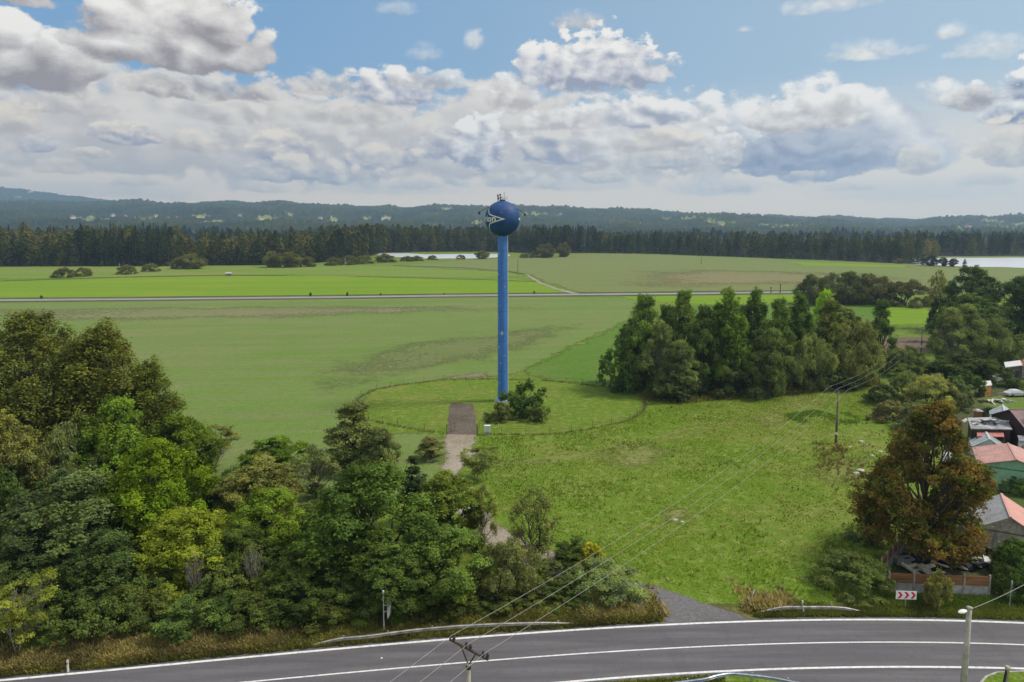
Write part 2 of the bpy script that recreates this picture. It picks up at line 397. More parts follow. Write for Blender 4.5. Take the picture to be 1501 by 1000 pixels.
GM_ = {}
GM_['meadow'] = ground_mat('meadow', (.112, .180, .016), (.158, .190, .034), (.225, .205, .085), sc=(.028, .13, .8), patch=(.46, .62), sp=.5, fine=.5)
GM_['stubble'] = ground_mat('stubble', (.120, .194, .038), (.162, .194, .066), (.102, .182, .024), sc=(.012, .07, .7), patch=(.42, .60), streak=(.158, .180, .068), streak_rot=-.13, sp=.4, fine=.28, soft=True)
GM_['aftermath'] = ground_mat('aftermath', (.078, .165, .016), (.115, .165, .032), (.15, .17, .05), sc=(.02, .1, .8), sp=.3, fine=.35, soft=True)
GM_['crop'] = ground_mat('crop', (.132, .225, .006), (.170, .235, .014), (.11, .19, .010), sc=(.006, .03, .3), streak=(.15, .255, .02), streak_rot=-.05, sp=.3, fine=.16, soft=True)
GM_['pasture'] = ground_mat('pasture', (.140, .205, .028), (.185, .195, .060), (.10, .19, .012), sc=(.006, .03, .3), patch=(.40, .56), streak=(.13, .22, .018), streak_rot=-.03, sp=.35, fine=.2, soft=True)
GM_['fallow'] = ground_mat('fallow', (.142, .178, .050), (.115, .185, .036), (.180, .170, .075), sc=(.0065, .022, .25), patch=(.46, .60), streak=(.160, .165, .066), streak_rot=.08, sp=.35, fine=.2, soft=True)
GM_['fallow_brown'] = ground_mat('fallow_brown', (.170, .165, .070), (.150, .168, .056), (.21, .165, .09), sc=(.0065, .022, .25), streak=(.195, .155, .08), streak_rot=.08, sp=.35, fine=.2, soft=True)
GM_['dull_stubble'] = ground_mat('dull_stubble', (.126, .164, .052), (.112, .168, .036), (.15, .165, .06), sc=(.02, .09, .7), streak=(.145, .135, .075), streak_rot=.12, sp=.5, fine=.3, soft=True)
GM_['pale_stubble'] = ground_mat('pale_stubble', (.165, .172, .080), (.130, .180, .045), (.20, .175, .10), sc=(.012, .06, .6), streak=(.19, .17, .095), streak_rot=-.13, sp=.5, fine=.3, soft=True)
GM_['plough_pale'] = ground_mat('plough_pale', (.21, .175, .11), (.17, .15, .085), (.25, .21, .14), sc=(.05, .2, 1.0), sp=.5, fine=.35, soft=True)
GM_['worn'] = ground_mat('worn_grass', (.185, .188, .062), (.150, .180, .036), (.23, .20, .095), sc=(.05, .25, 1.0), sp=.6, fine=.4, soft=True)
GM_['plough'] = ground_mat('plough', (.150, .105, .075), (.19, .14, .10), (.11, .08, .06), streak=(.12, .085, .06), soft=True, fine=.3)
GM_['gravel'] = ground_mat('gravel', (.350, .300, .240), (.250, .210, .150), (.44, .39, .32), sc=(.06, .4, 2.5), sp=.5, fine=.35, soft=True)
GM_['asphalt_old'] = ground_mat('asphalt_old', (.165, .155, .160), (.135, .128, .130), (.23, .21, .20), sc=(.06, .4, 2.5), sp=.4, fine=.35, soft=True)
GM_['paving'] = ground_mat('paving', (.135, .110, .085), (.100, .080, .062), (.185, .160, .130), sc=(.1, .5, 2.0), sp=.5, fine=.45)
GM_['soil'] = ground_mat('soil', (.085, .085, .040), (.070, .110, .022), (.06, .048, .034), sc=(.05, .25, 1.2), sp=.6, fine=.5, soft=True)
GM_['lawn'] = ground_mat('lawn', (.105, .175, .025), (.13, .17, .04), (.09, .14, .02), soft=True)
GM_['verge'] = ground_mat('verge', (.170, .135, .052), (.085, .105, .022), (.26, .20, .09), sc=(.05, .3, 1.6), sp=.5, fine=.5, soft=True)

def build_ground():
    gx = 8100
    me = bpy.data.meshes.new('ground'); me.from_pydata([(-gx, -400, 0), (gx, -400, 0), (gx, 7500, 0), (-gx, 7500, 0)], [], [(0, 1, 2, 3)])
    struct('ground', me, GM_['meadow'])
    sheet('stubble_field', [(-500, 452), (0, 442.5), (455, 438.3), (735, 435.3), (860, 435.5), (937, 436.5), (922, 468), (880, 488), (828, 512), (770, 543), (738, 551), (640, 556), (590, 563), (550, 571), (524, 588), (505, 612), (560, 640), (590, 634), (640, 641), (668, 645), (655, 664), (645, 700), (560, 735), (300, 760), (-500, 800)], .010, GM_['stubble'], 2.5, .5, 4.0)
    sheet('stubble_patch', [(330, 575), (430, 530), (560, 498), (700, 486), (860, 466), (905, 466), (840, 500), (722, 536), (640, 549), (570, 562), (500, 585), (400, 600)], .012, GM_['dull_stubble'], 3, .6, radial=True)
    sheet('stubble_patch', [(-200, 452), (200, 448), (480, 446), (700, 447), (880, 444), (900, 452), (700, 462), (420, 470), (150, 476), (-200, 482)], .012, GM_['pale_stubble'], 6, .8, 30.0, radial=True)
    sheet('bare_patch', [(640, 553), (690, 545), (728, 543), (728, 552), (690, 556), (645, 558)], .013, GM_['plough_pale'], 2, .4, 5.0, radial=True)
    sheet('aftermath_field', [(770, 545), (828, 514), (880, 490), (922, 470), (990, 452), (1060, 445), (1310, 445), (1310, 560), (1000, 585), (930, 562), (880, 567), (800, 556)], .014, GM_['aftermath'], 2.5, .5, 4.0)
    sheet('crop_field', [(-700, 443.5), (0, 438.0), (455, 434.0), (730, 430.6), (842, 429.2), (820, 424), (793, 414), (765, 410), (700, 409), (500, 405), (335, 404), (100, 409), (-700, 417)], .03, GM_['crop'], 8, .8, 8.0)
    sheet('pasture_field', [(-700, 415.5), (100, 407.5), (335, 402.5), (500, 403.5), (700, 407.5), (768, 404), (746, 399), (577, 390), (480, 388), (300, 390), (-700, 390)], .022, GM_['pasture'], 8, .8, 8.0)
    sheet('fallow_field', [(577, 389.5), (640, 384.5), (760, 377), (870, 371), (960, 373), (1100, 378), (1230, 383), (1350, 388), (1501, 393.5), (1900, 402), (1900, 440), (1380, 424.5), (1170, 427.3), (1000, 429.3), (900, 430.5), (848, 428.5), (800, 413), (775, 402), (746, 398.5)], .018, GM_['fallow'], 8, .8, 8.0)
    sheet('fallow_patch', [(880, 396), (1000, 390), (1120, 392), (1250, 397), (1420, 404), (1420, 421), (1170, 426.5), (1000, 428.5), (870, 429), (830, 422), (840, 406)], .024, GM_['fallow_brown'], 8, 1.0, 26.0, radial=True)
    sheet('green_strip', [(1150, 384), (1200, 385), (1330, 389.5), (1330, 392), (1260, 391.5), (1180, 389)], .026, GM_['crop'], 8, .8, 10.0)
    sheet('roadside_strip', [(905, 434.5), (1180, 432), (1290, 431), (1290, 440), (1200, 444), (1050, 447), (935, 441)], .022, GM_['crop'], 4, .5, 4.0)
    sheet('meadow_strip', [(1290, 450), (1400, 447), (1400, 474), (1290, 476)], .022, GM_['crop'], 4, .5, 2.0)
    sheet('ploughed_plot', [(1292, 496), (1375, 494), (1385, 517), (1292, 520)], .022, GM_['plough'], 2, .4, 2.0)
    # worn wheel lines and dry patches of the meadow
    def lane(pts, w, z):
        P = [G(*p).to_2d() for p in pts]; L = []; Rr = []
        for i, p in enumerate(P):
            d = (P[min(i+1, len(P)-1)]-P[max(i-1, 0)]).normalized(); nn = Vector((-d.y, d.x))*w/2; L.append(p+nn); Rr.append(p-nn)
        sheet('wheel_track', [tuple(q) for q in L+Rr[::-1]], z, GM_['worn'], 1.2, .12, w*.8, world=True)
    for k, (dx, dy) in enumerate(((0, 0), (10, 5))):
        lane([(712+dx, 676+dy), (800+dx, 672+dy), (900+dx, 655+dy), (1000+dx, 632+dy), (1100+dx, 606+dy), (1190+dx, 583+dy)], .8, .004+.001*k)
    for k, q in enumerate(([(870, 655), (960, 640), (1010, 652), (980, 690), (900, 700), (850, 680)], [(1080, 612), (1150, 600), (1180, 616), (1120, 634)], [(960, 745), (1010, 738), (1020, 765), (975, 775)], [(1150, 690), (1230, 660), (1290, 660), (1280, 715), (1200, 730)])):
        sheet('dry_patch', q, .0075+.001*k, GM_['worn'], 1.5, .4, 7.0, radial=True)
    # yard and gardens on the right
    sheet('garden_soil', [(1306, 842), (1296, 826), (1326, 788), (1370, 742), (1412, 700), (1402, 640), (1395, 600), (1420, 540), (1501, 522), (1800, 520), (1800, 850), (1501, 868), (1449, 866)], .012, GM_['soil'], 2, .3, 1.5)
    sheet('garden_lawn', [(1434, 583), (1501, 577), (1600, 577), (1600, 600), (1480, 602), (1434, 592)], .018, GM_['lawn'], 1.5, .2, 1.0)
    # lakes
    m, b = newmat('lake_surface'); n = b.noise(b.vmul(pos(b), (.05, .3, 1)), 1.0, 4, .6)
    finish(b, bsdf(b, (.50, .51, .53), .35, 0, bump(b, n, .1, .5), .6))  # the sky's reflection on the water is put into a pale base colour
    sheet('lake', [(545, 371), (600, 371.5), (625, 373.0), (700, 372), (745, 372.5), (750, 375), (720, 378), (690, 379), (630, 379), (560, 376)], .030, m, 10, 1.5)
    sheet('lake', [(1340, 377.5), (1501, 377.0), (1900, 377), (1900, 397), (1501, 392.5), (1420, 391), (1345, 387.8)], .030, m, 10, 1.5)
    sheet('lake_shore', [(546, 369.8), (582, 369.8), (582, 371.2), (546, 371.2)], .034, GM_['fallow'], 10, 1)
    sheet('lake_shore', [(1335, 376.1), (1501, 375.9), (1900, 376), (1900, 377.6), (1501, 377.8), (1340, 378.2)], .034, GM_['fallow'], 10, 1)
build_ground()

# ------------------------------------------------------------------ highway
def fit(px, deg=3):
    P = np.array([G(*p)[:2] for p in px]); return np.polyfit(P[:, 0], P[:, 1], deg)
c_far = fit([(0, 998), (250, 974), (570, 945.5), (700, 934), (860, 922.5), (1000, 915.2), (1100, 911.3), (1220, 908.8), (1350, 909.4), (1501, 913.8)])
c_mid = fit([(380, 998.5), (540, 984), (700, 970), (860, 957.8), (1000, 950), (1100, 945.4), (1220, 942), (1350, 942.2), (1501, 945.6)])
c_near = fit([(820, 1001), (900, 994.6), (1000, 988), (1100, 982.5), (1220, 978.6), (1350, 978.3), (1501, 980.5)], 2)
XL, XR = -62.0, 62.0
_xs = np.linspace(XL, XR, 125)
def curve(c, x):
    x = np.asarray(x, float); lo, hi = -43.0, 45.0
    y = np.polyval(c, np.clip(x, lo, hi)); d = np.polyder(c)
    return y + np.where(x < lo, (x-lo)*np.polyval(d, lo), 0) + np.where(x > hi, (x-hi)*np.polyval(d, hi), 0)
def y_far(x): return curve(c_far, x)
def y_mid(x): return curve(c_mid, x)
def y_near(x):                               # the near line keeps its distance from the centre line beyond what is seen
    x = np.asarray(x, float); x0 = 4.0
    off0 = float(np.polyval(c_mid, x0)-np.polyval(c_near, x0))
    return np.where(x < x0, y_mid(x)-off0, y_mid(x) - (np.polyval(c_mid, np.clip(x, x0, 45))-np.polyval(c_near, np.clip(x, x0, 45))))
def ribbon(name, x0, x1, f0, f1, z, mat, n=160, jit=0.0):
    x = np.linspace(x0, x1, n); a = f0(x); c = f1(x)
    if jit: a = a + rs.normal(0, jit, n); c = c + rs.normal(0, jit, n)
    V = np.concatenate([np.stack([x, a, np.full(n, z)], 1), np.stack([x, c, np.full(n, z)], 1)])
    F = [(i, i+1, n+i+1, n+i) for i in range(n-1)]
    return struct(name, qmesh(name, V, F, {'edge': np.ones(2*n), 'across': np.concatenate([np.zeros(n), np.ones(n)])}), mat)
def road_mat():
    m, b = newmat('asphalt'); p = pos(b)
    n0 = b.noise(b.vmul(p, (.06, .9, 1)), 1.0, 5, .6); n1 = b.noise(p, 1.1, 4, .6); n2 = b.noise(p, 9, 3, .7); n3 = b.noise(p, 60, 2, .7)
    c = b.mix(b.rng(n0, .35, .66), (.082, .077, .084), (.118, .112, .118))
    c = b.mix(b.m('MULTIPLY', b.rng(n1, .5, .75), .35), c, (.070, .068, .074))
    c = b.mix(1.0, c, b.comb(*(b.rng(b.m('ADD', n2, b.m('MULTIPLY', n3, .6)), .5, 1.1, .78, 1.22, False),)*3), 'MULTIPLY')
    ac = b.node('ShaderNodeAttribute', attribute_name='across').outputs['Fac']
    wp = None
    for q in (.155, .37, .615, .83):
        g = b.m('EXPONENT', b.m('MULTIPLY', b.m('POWER', b.m('MULTIPLY', b.m('SUBTRACT', b.m('MULTIPLY_ADD', n1, .02, ac), q+.01), 1/.045), 2.0), -1.0))
        wp = g if wp is None else b.m('ADD', wp, g)
    c = b.mix(b.m('MULTIPLY', wp, b.rng(n0, .3, .7, .25, .6)), c, (.070, .066, .071))
    vo = b.node('ShaderNodeTexVoronoi', feature='DISTANCE_TO_EDGE'); b.put(vo.inputs['Vector'], b.vmul(p, (.16, .33, 1), (0, 0, 0))); 
    cr = b.m('MULTIPLY', b.m('LESS_THAN', b.m('ADD', vo.outputs['Distance'], b.m('MULTIPLY', n2, .02)), .018), b.rng(n1, .5, .62))
    c = b.mix(b.m('MULTIPLY', cr, .55), c, (.035, .034, .036))
    n5 = b.noise(b.vmul(p, (.35, .05, 1)), 1.0, 2, .5); c = b.mix(b.m('MULTIPLY', b.rng(n5, .62, .64), .22), c, (.060, .058, .062))
    finish(b, bsdf(b, c, .8, 0, bump(b, n3, .3, .01), .35)); return m
ASPHALT = road_mat()
def paint_mat():
    m, b = newmat('road_paint'); p = pos(b); n = b.noise(p, 2.2, 5, .7); n2 = b.noise(p, 30, 2, .6)
    c = b.mix(b.m('MULTIPLY', b.rng(b.m('MULTIPLY_ADD', n2, .5, n), .68, .95), .6), (.66, .655, .64), (.26, .25, .25))
    finish(b, bsdf(b, c, .7)); return m
PAINT = paint_mat()

def build_road():
    ribbon('road', XL, XR, lambda x: y_near(x)-.35, lambda x: y_far(x)+.42, .024, ASPHALT, jit=.03)
    for nm, f, w in (('edge_line', y_far, .125), ('centre_line', y_mid, .075), ('edge_line', y_near, .115)):
        ribbon(nm, XL, XR, lambda x: f(x)-w, lambda x: f(x)+w, .029, PAINT)
    # bus lay-by beside the near edge line, and the kerbed grass corner
    lay = [(1075, 985), (1175, 982), (1300, 980.5), (1501, 982.5), (1640, 985), (1640, 1060), (1215, 1060), (1178, 1003), (1130, 993), (1090, 988)]
    sheet('road_apron', lay, .0195, ASPHALT, 1.0, .03)
    isl = [(1437, 1003), (1446, 993), (1462, 987), (1501, 985.5), (1640, 987), (1640, 1060), (1430, 1060), (1432, 1015)]
    P2 = [G(*p).to_2d() for p in isl]; k = MB(); n = len(P2); cen = sum(P2, Vector((0, 0)))/n
    for i in range(n-1):
        k.beam((P2[i].x, P2[i].y, .06), (P2[i+1].x, P2[i+1].y, .06), .16, .12)
    tag(obj('kerb', k.mesh('kerb', .015), plain('kerb_stone', (.36, .35, .33), .9, var=.25, scale=2)), 'pale stone kerb round the grass corner at the lower right of the road', 'kerb')
    inn = [(p.x+(cen.x-p.x)*.02, p.y+(cen.y-p.y)*.02) for p in P2]
    sheet('grass_corner', inn, .07, GM_['meadow'], 1, .02, world=True)
    # soil shoulder and dry verge behind the far line
    ribbon('verge', XL, XR, lambda x: y_far(x)+.40, lambda x: y_far(x)+3.0, .018, GM_['verge'], jit=.15)
    ribbon('verge', XL, 14.5, lambda x: y_near(x)-3.5, lambda x: y_near(x)-.32, .021, GM_['verge'], jit=.05)
    # side road and track up to the tower
    sheet('side_road', [(985, 917), (1098, 909.5), (1078, 900), (1045, 888), (1012, 877), (975, 865), (942, 856), (915, 848), (885, 842), (860, 842), (890, 860), (915, 876), (945, 893), (968, 905)], .0205, GM_['asphalt_old'], 1.0, .08, .5)
    sheet('track', [(895, 846), (868, 834), (825, 818), (780, 798), (742, 778), (722, 764), (706, 742), (690, 715), (673, 698), (676, 684), (692, 668), (697, 652), (697, 636), (656, 636), (655, 652), (652, 668), (650, 690), (656, 715), (668, 745), (690, 778), (715, 802), (762, 826), (815, 846), (868, 862)], .019, GM_['gravel'], 1.0, .28, 1.6)
    sheet('paving', [(661, 590.5), (693, 592.5), (698, 612), (697, 637), (656, 636.5), (657, 612)], .022, GM_['paving'], .6, .12)
    # the distant road and the farm track branching off it
    fr = [(-700, 446), (0, 440.2), (200, 438.6), (455, 436.0), (730, 432.7), (850, 431.8), (1000, 430.4), (1170, 428.2), (1260, 427), (1400, 424.8), (1900, 418)]
    P = [G(*p) for p in fr]; V = []; F = []
    for i, p in enumerate(P):
        V += [(p.x, p.y-3.4, .040), (p.x, p.y+3.4, .040)]
        if i: F.append((2*i-2, 2*i, 2*i+1, 2*i-1))
    me = bpy.data.meshes.new('distant_road'); me.from_pydata(V, [], F)
    struct('distant_road', me, ground_mat('asphalt_far', (.27, .265, .27), (.23, .225, .23), (.31, .30, .30), fine=.1))
    V = [(v[0], v[1]-6 if i % 2 == 0 else v[1]+7.5, .034) for i, v in enumerate(V)]
    me = bpy.data.meshes.new('road_bank'); me.from_pydata(V, [], F)
    struct('road_bank', me, ground_mat('bank_grass', (.06, .075, .022), (.10, .10, .04), (.05, .05, .02), fine=.4))
    sheet('farm_track', [(850, 430.5), (822, 424.2), (795, 414.8), (783, 408), (774, 402.6), (770, 402.2), (777, 407.6), (790, 415.2), (812, 423.5), (838, 430.5)], .045, ground_mat('track_far', (.28, .26, .22), (.23, .21, .17), (.33, .31, .28), fine=.15), 6, .3)
    sheet('field_path', [(0, 411.4), (100, 408.6), (220, 405.0), (335, 403.6), (420, 403.5), (420, 404.4), (335, 404.6), (220, 406.0), (100, 409.8), (0, 412.6)], .05, ground_mat('path_dark', (.05, .08, .015), (.07, .09, .02), (.05, .06, .02), fine=.2), 8, .3)
    sheet('field_path', [(520, 405.2), (620, 407.6), (720, 410.0), (785, 412.4), (785, 413.4), (720, 411), (620, 408.4), (520, 405.9)], .05, bpy.data.materials['path_dark'], 8, .3)
    sheet('field_path', [(577, 388.9), (680, 392.4), (748, 397.6), (770, 401.4), (766, 402.4), (746, 398.6), (680, 393.3), (577, 389.8)], .05, bpy.data.materials['path_dark'], 8, .3)
build_road()

# ------------------------------------------------------------------ trees
def nrm(v): return v/np.maximum(np.linalg.norm(v, axis=-1, keepdims=True), 1e-6)
def leaves_mesh(name, C, N, size, tint, rng, aspect=.5, T=None):
    """one small pointed face per leaf spray: centres C, facing N"""
    n = len(C); rv = rng.normal(size=(n, 3))
    t = nrm(np.cross(N, rv)) if T is None else nrm(T); bt = nrm(np.cross(N, t)); s = (size*rng.uniform(.6, 1.35, n))[:, None]
    fold = N*s*.18
    V = np.stack([C-t*s, C+bt*s*aspect+fold, C+t*s, C-bt*s*aspect+fold], 1).reshape(-1, 3)
    F = np.arange(4*n).reshape(n, 4)
    return qmesh(name, V, F, {'tint': np.repeat(tint, 4)})
def tubes_mesh(name, segs, sides=5):
    """segs: list of (points, radii)"""
    V = []; F = []; o = 0
    for pts, rad in segs:
        pts = np.asarray(pts, float); n = len(pts)
        d = nrm(np.gradient(pts, axis=0)); ref = np.where(np.abs(d[:, 2:3]) > .9, np.array([[1., 0, 0]]), np.array([[0, 0, 1.]]))
        u = nrm(np.cross(d, ref)); w = np.cross(d, u)
        an = np.arange(sides)*2*PI/sides
        ring = pts[:, None] + np.asarray(rad)[:, None, None]*(u[:, None]*np.cos(an)[None, :, None] + w[:, None]*np.sin(an)[None, :, None])
        V.append(ring.reshape(-1, 3))
        for i in range(n-1):
            for k in range(sides):
                a = o+i*sides+k; c = o+i*sides+(k+1) % sides; F.append((a, c, c+sides, a+sides))
        o += n*sides
    return qmesh(name, np.concatenate(V), F, smooth=True)
def env_r(shape, u):
    u = np.clip(u, 0, 1)
    if shape == 'round': return np.sin(PI*np.clip(u, 0.03, .985)**.85)**.62
    if shape == 'column': return np.sin(PI*np.clip(u, .04, .98)**.72)**.55*(1-.35*u)
    if shape == 'cone': return (1-u)**.8*(.35+.65*np.clip(u*6, 0, 1))
    if shape == 'dome': return np.sqrt(np.clip(1-u*u, 0, 1))
    if shape == 'pear': return np.sin(PI*np.clip(u, .03, .97)**.52)**.8*(1-.12*u)
    if shape == 'vase': return (.25+.95*u)*np.sqrt(np.clip(1-np.clip((u-.6)/.4, 0, 1)**2, 0.02, 1))
def make_tree(kind, seed, h=12., rx=4., base=.18, nc=55, rc=1.25, nl=22000, leaf=.17, shape='round', lob=.25, flat=.9, droop=0., aspect=.5, limbs=.45, trunks=1, inner=.22, tintc=.2, tr=.02, twig=0, lean=0., upright=0.):
    rng = np.random.default_rng(seed)
    L = nrm(rng.normal(size=(9, 3))*np.array([1, 1, .8])); LS = rng.uniform(-lob, lob, 9)
    u = rng.beta(1.25, 1.05, nc) if shape != 'dome' else rng.uniform(0, 1, nc)**.9
    ang = rng.uniform(0, 2*PI, nc)
    frac = np.where(rng.random(nc) < inner, rng.uniform(.1, .6, nc), rng.uniform(.72, 1.0, nc))
    rad = env_r(shape, u)*rx
    D = np.stack([np.cos(ang), np.sin(ang), 2*u-1], 1); Dn = nrm(D)
    w = np.exp(-(1-(Dn @ L.T))*5) @ LS
    rad = rad*(1+w)*frac
    C = np.stack([rad*np.cos(ang), rad*np.sin(ang), h*(base+(1-base)*u*(1+.25*w)) - rc*.55*(u > .6)], 1)
    C[:, 0] += lean*C[:, 2]
    rcs = rc*rng.uniform(.6, 1.3, nc)*(1-.25*u)
    # sub-clumps and leaves
    ns = 12; sd = nrm(rng.normal(size=(nc, ns, 3)) + np.array([0, 0, .35])); sc = C[:, None] + sd*rcs[:, None, None]*np.array([1, 1, flat])*rng.uniform(.45, .95, (nc, ns, 1))
    if upright: sc[..., 2] += upright*rcs[:, None]*rng.uniform(-1, 1, (nc, ns))
    tc = rng.normal(0, tintc, nc); ts = tc[:, None]+rng.normal(0, .12, (nc, ns))
    wts = np.repeat(rcs**2, ns); wts = wts/wts.sum(); idx = rng.choice(nc*ns, nl, p=wts)
    scf = sc.reshape(-1, 3)[idx]; rr = np.repeat(rcs, ns)[idx][:, None]
    off = rng.normal(size=(nl, 3)); off = nrm(off)*rng.random((nl, 1))**.5*rr*np.where(rng.random((nl, 1)) < .16, .85, .40)*np.array([1, 1, flat])
    P = scf+off; T = None
    cen = np.repeat(C, ns, 0)[idx]
    N = nrm(nrm(P-cen)*.8 + np.array([0, 0, .55]) + rng.normal(size=(nl, 3))*.6)
    if droop:
        fall = rng.random(nl)**1.3*droop*rr[:, 0]; P[:, 2] -= fall; P[:, :2] += (P[:, :2]-C.mean(0)[:2])*.02*fall[:, None]
        N = nrm(N*np.array([1, 1, .35]) + rng.normal(size=(nl, 3))*.25)
        T = np.array([0, 0, -1.]) + rng.normal(size=(nl, 3))*.35; T = T-N*(T*N).sum(1, keepdims=True)
    P[:, 2] = np.maximum(P[:, 2], .05)
    tint = ts.reshape(-1)[idx]+rng.normal(0, .14, nl)
    crown = leaves_mesh(kind+'_crown', P, N, leaf, tint, rng, aspect, T)
    # wood
    segs = []
    for k in range(trunks):
        a0 = rng.uniform(0, 2*PI); sp = 0 if trunks == 1 else rx*.45
        top = np.array([math.cos(a0)*sp+lean*h*.7, math.sin(a0)*sp, h*rng.uniform(.72, .86)]); b0 = np.array([math.cos(a0), math.sin(a0), 0])*(0 if trunks == 1 else tr*h*1.2)
        tt = np.linspace(0, 1, 7)[:, None]; path = b0*(1-tt)+top*tt + np.concatenate([np.cumsum(rng.normal(0, .012*h, (7, 2)), 0), np.zeros((7, 1))], 1)*np.minimum(tt*3, 1)
        r0 = tr*h/(trunks**.4); segs.append((path, r0*(1-.86*np.linspace(0, 1, 7))+.012))
        mine = [i for i in range(nc) if i % trunks == k and rng.random() < limbs]
        for i in mine:
            f = np.clip((C[i, 2]/h)*.8-rng.uniform(.08, .25), .08, .92); s0 = path[0]+(np.array([np.interp(f, tt[:, 0], path[:, j]) for j in range(3)])-path[0])
            e = C[i]; mid = (s0+e)/2+np.array([0, 0, -.06*np.linalg.norm(e-s0)])+rng.normal(0, .08*np.linalg.norm(e-s0), 3)
            q = np.array([s0, s0*.55+mid*.45+rng.normal(0, .05, 3), mid, (mid+e)/2+rng.normal(0, .1, 3), e]); r1 = r0*(1-.86*f)*.5+.012
            segs.append((q, r1*np.array([1, .8, .6, .42, .2])+.008))
            for _ in range(twig):
                d = nrm(e-s0)+rng.normal(0, .5, 3); e2 = q[2]+d*rc*rng.uniform(.7, 1.5); segs.append((np.array([q[2], (q[2]+e2)/2+rng.normal(0, .06, 3), e2]), np.array([r1*.4, r1*.25, .012])))
    wood = tubes_mesh(kind+'_trunk', segs)
    return dict(h=h, rx=rx, crown=crown, wood=wood)

PROTO = {}
def proto(key, **kw): PROTO[key] = make_tree(key, **kw)
proto('maple0', seed=1, h=13, rx=4.6, base=.06, nc=80, rc=1.35, nl=49600, leaf=0.152, lob=.3, flat=.88)
proto('maple1', seed=2, h=13, rx=4.6, base=.06, nc=90, rc=1.25, nl=49600, leaf=0.144, lob=.35, flat=.85)
proto('maple2', seed=3, h=12, rx=4.2, base=.05, nc=76, rc=1.3, nl=46500, leaf=0.152, lob=.4, flat=.88)
proto('aspen0', seed=4, h=22, rx=6.5, base=.04, nc=170, rc=1.6, nl=58900, leaf=0.160, lob=.28, flat=1.25, upright=.5, inner=.3, tintc=.15)
proto('aspen1', seed=5, h=20, rx=5.0, base=.06, nc=120, rc=1.45, nl=46500, leaf=0.160, lob=.5, flat=1.3, upright=.5, inner=.25, tintc=.15)
proto('birch0', seed=6, h=15, rx=3.0, base=.10, nc=60, rc=1.0, nl=32550, leaf=0.120, shape='column', droop=.9, aspect=.55, limbs=.6, inner=.3, tr=.012, lob=.4)
proto('birch1', seed=7, h=15, rx=3.2, base=.06, nc=66, rc=1.0, nl=32550, leaf=0.128, shape='column', droop=.6, aspect=.55, limbs=.6, inner=.3, tr=.012, lob=.45)
proto('willow0', seed=8, h=9, rx=4.2, base=.05, nc=60, rc=1.15, nl=37200, leaf=0.136, droop=.7, aspect=.42, lob=.35, trunks=3, tr=.015)
proto('willow1', seed=9, h=8, rx=4.0, base=.0, nc=60, rc=1.05, nl=37200, leaf=0.128, shape='dome', droop=.35, aspect=.42, lob=.4, trunks=4, tr=.015)
proto('bush0', seed=10, h=4, rx=3.0, base=.0, nc=46, rc=.75, nl=23250, leaf=0.104, shape='dome', lob=.3, trunks=4, tr=.012, inner=.35)
proto('bush1', seed=11, h=4, rx=3.2, base=.0, nc=52, rc=.7, nl=23250, leaf=0.104, shape='dome', lob=.4, trunks=5, tr=.012, inner=.35, upright=.5)
proto('bush2', seed=12, h=5, rx=3.0, base=.0, nc=56, rc=.7, nl=23250, leaf=0.112, shape='round', lob=.45, trunks=4, tr=.012, inner=.35, upright=.6)
proto('airy0', seed=13, h=9, rx=3.2, base=.12, nc=46, rc=.85, nl=10075, leaf=0.104, lob=.4, trunks=2, limbs=1., twig=3, tr=.010)
proto('airy1', seed=14, h=9, rx=3.4, base=.22, nc=40, rc=.95, nl=12400, leaf=0.112, lob=.45, flat=.5, trunks=2, limbs=1., twig=3, tr=.012, shape='vase')
proto('bare0', seed=15, h=5, rx=1.8, base=.25, nc=40, rc=.5, nl=372, leaf=0.072, shape='vase', trunks=6, limbs=1., twig=4, tr=.0045)
proto('chestnut0', shape='pear', seed=16, h=17, rx=6.6, base=.10, nc=125, rc=1.45, nl=68200, leaf=0.160, lob=.42, flat=.88, inner=.25, tr=.024, tintc=.22)
proto('poplar0', seed=17, h=17, rx=3.4, base=.05, nc=80, rc=1.05, nl=37200, leaf=0.136, shape='column', lob=.35, flat=1.2, upright=.6, inner=.35, tr=.014)
proto('spruce0', seed=18, h=11, rx=2.6, base=.02, nc=80, rc=.7, nl=23250, leaf=0.120, shape='cone', lob=.15, flat=.5, inner=.3, aspect=.3, tr=.016)

tree_rng = random.Random(5); LEAFK = 2.6; KR, KB = .98, .90
def plant(key, label, px, Y, top, wpx, col, name='tree', cat='tree', group=None, bark=None, loc=None, h=None, rx=None):
    """stand a tree of that kind at distance Y under picture column px, as tall and as broad as it shows there"""
    p = PROTO[key]
    if loc is None:
        tp = PY(px, top, Y); H = tp.z; D = Y*math.cos(PITCH) + (CAM_H-H*.5)*math.sin(PITCH)
        X = (px-PPX)/FPX*D; rad = wpx/2/FPX*D; loc = (X, Y, 0)
    else: H = h; rad = rx
    o = thing(name, label, cat, loc, tree_rng.uniform(0, 6.28), group)
    o.scale = (rad/p['rx']*.93, rad/p['rx']*.93, H/p['h'])
    c = obj('crown' if cat == 'tree' else 'foliage', p['crown'], AUTUMN if key == 'chestnut0' else LEAF, o); c.color = (col[0]*LEAFK*KR, col[1]*LEAFK, col[2]*LEAFK*KB, 1)
    w = bpy.data.objects.new('trunk' if cat == 'tree' else 'stem', p['wood']); COL.objects.link(w); w.parent = o
    if not p['wood'].materials: p['wood'].materials.append(BARK)
    if bark: w.material_slots[0].link = 'OBJECT'; w.material_slots[0].material = bark
    return o

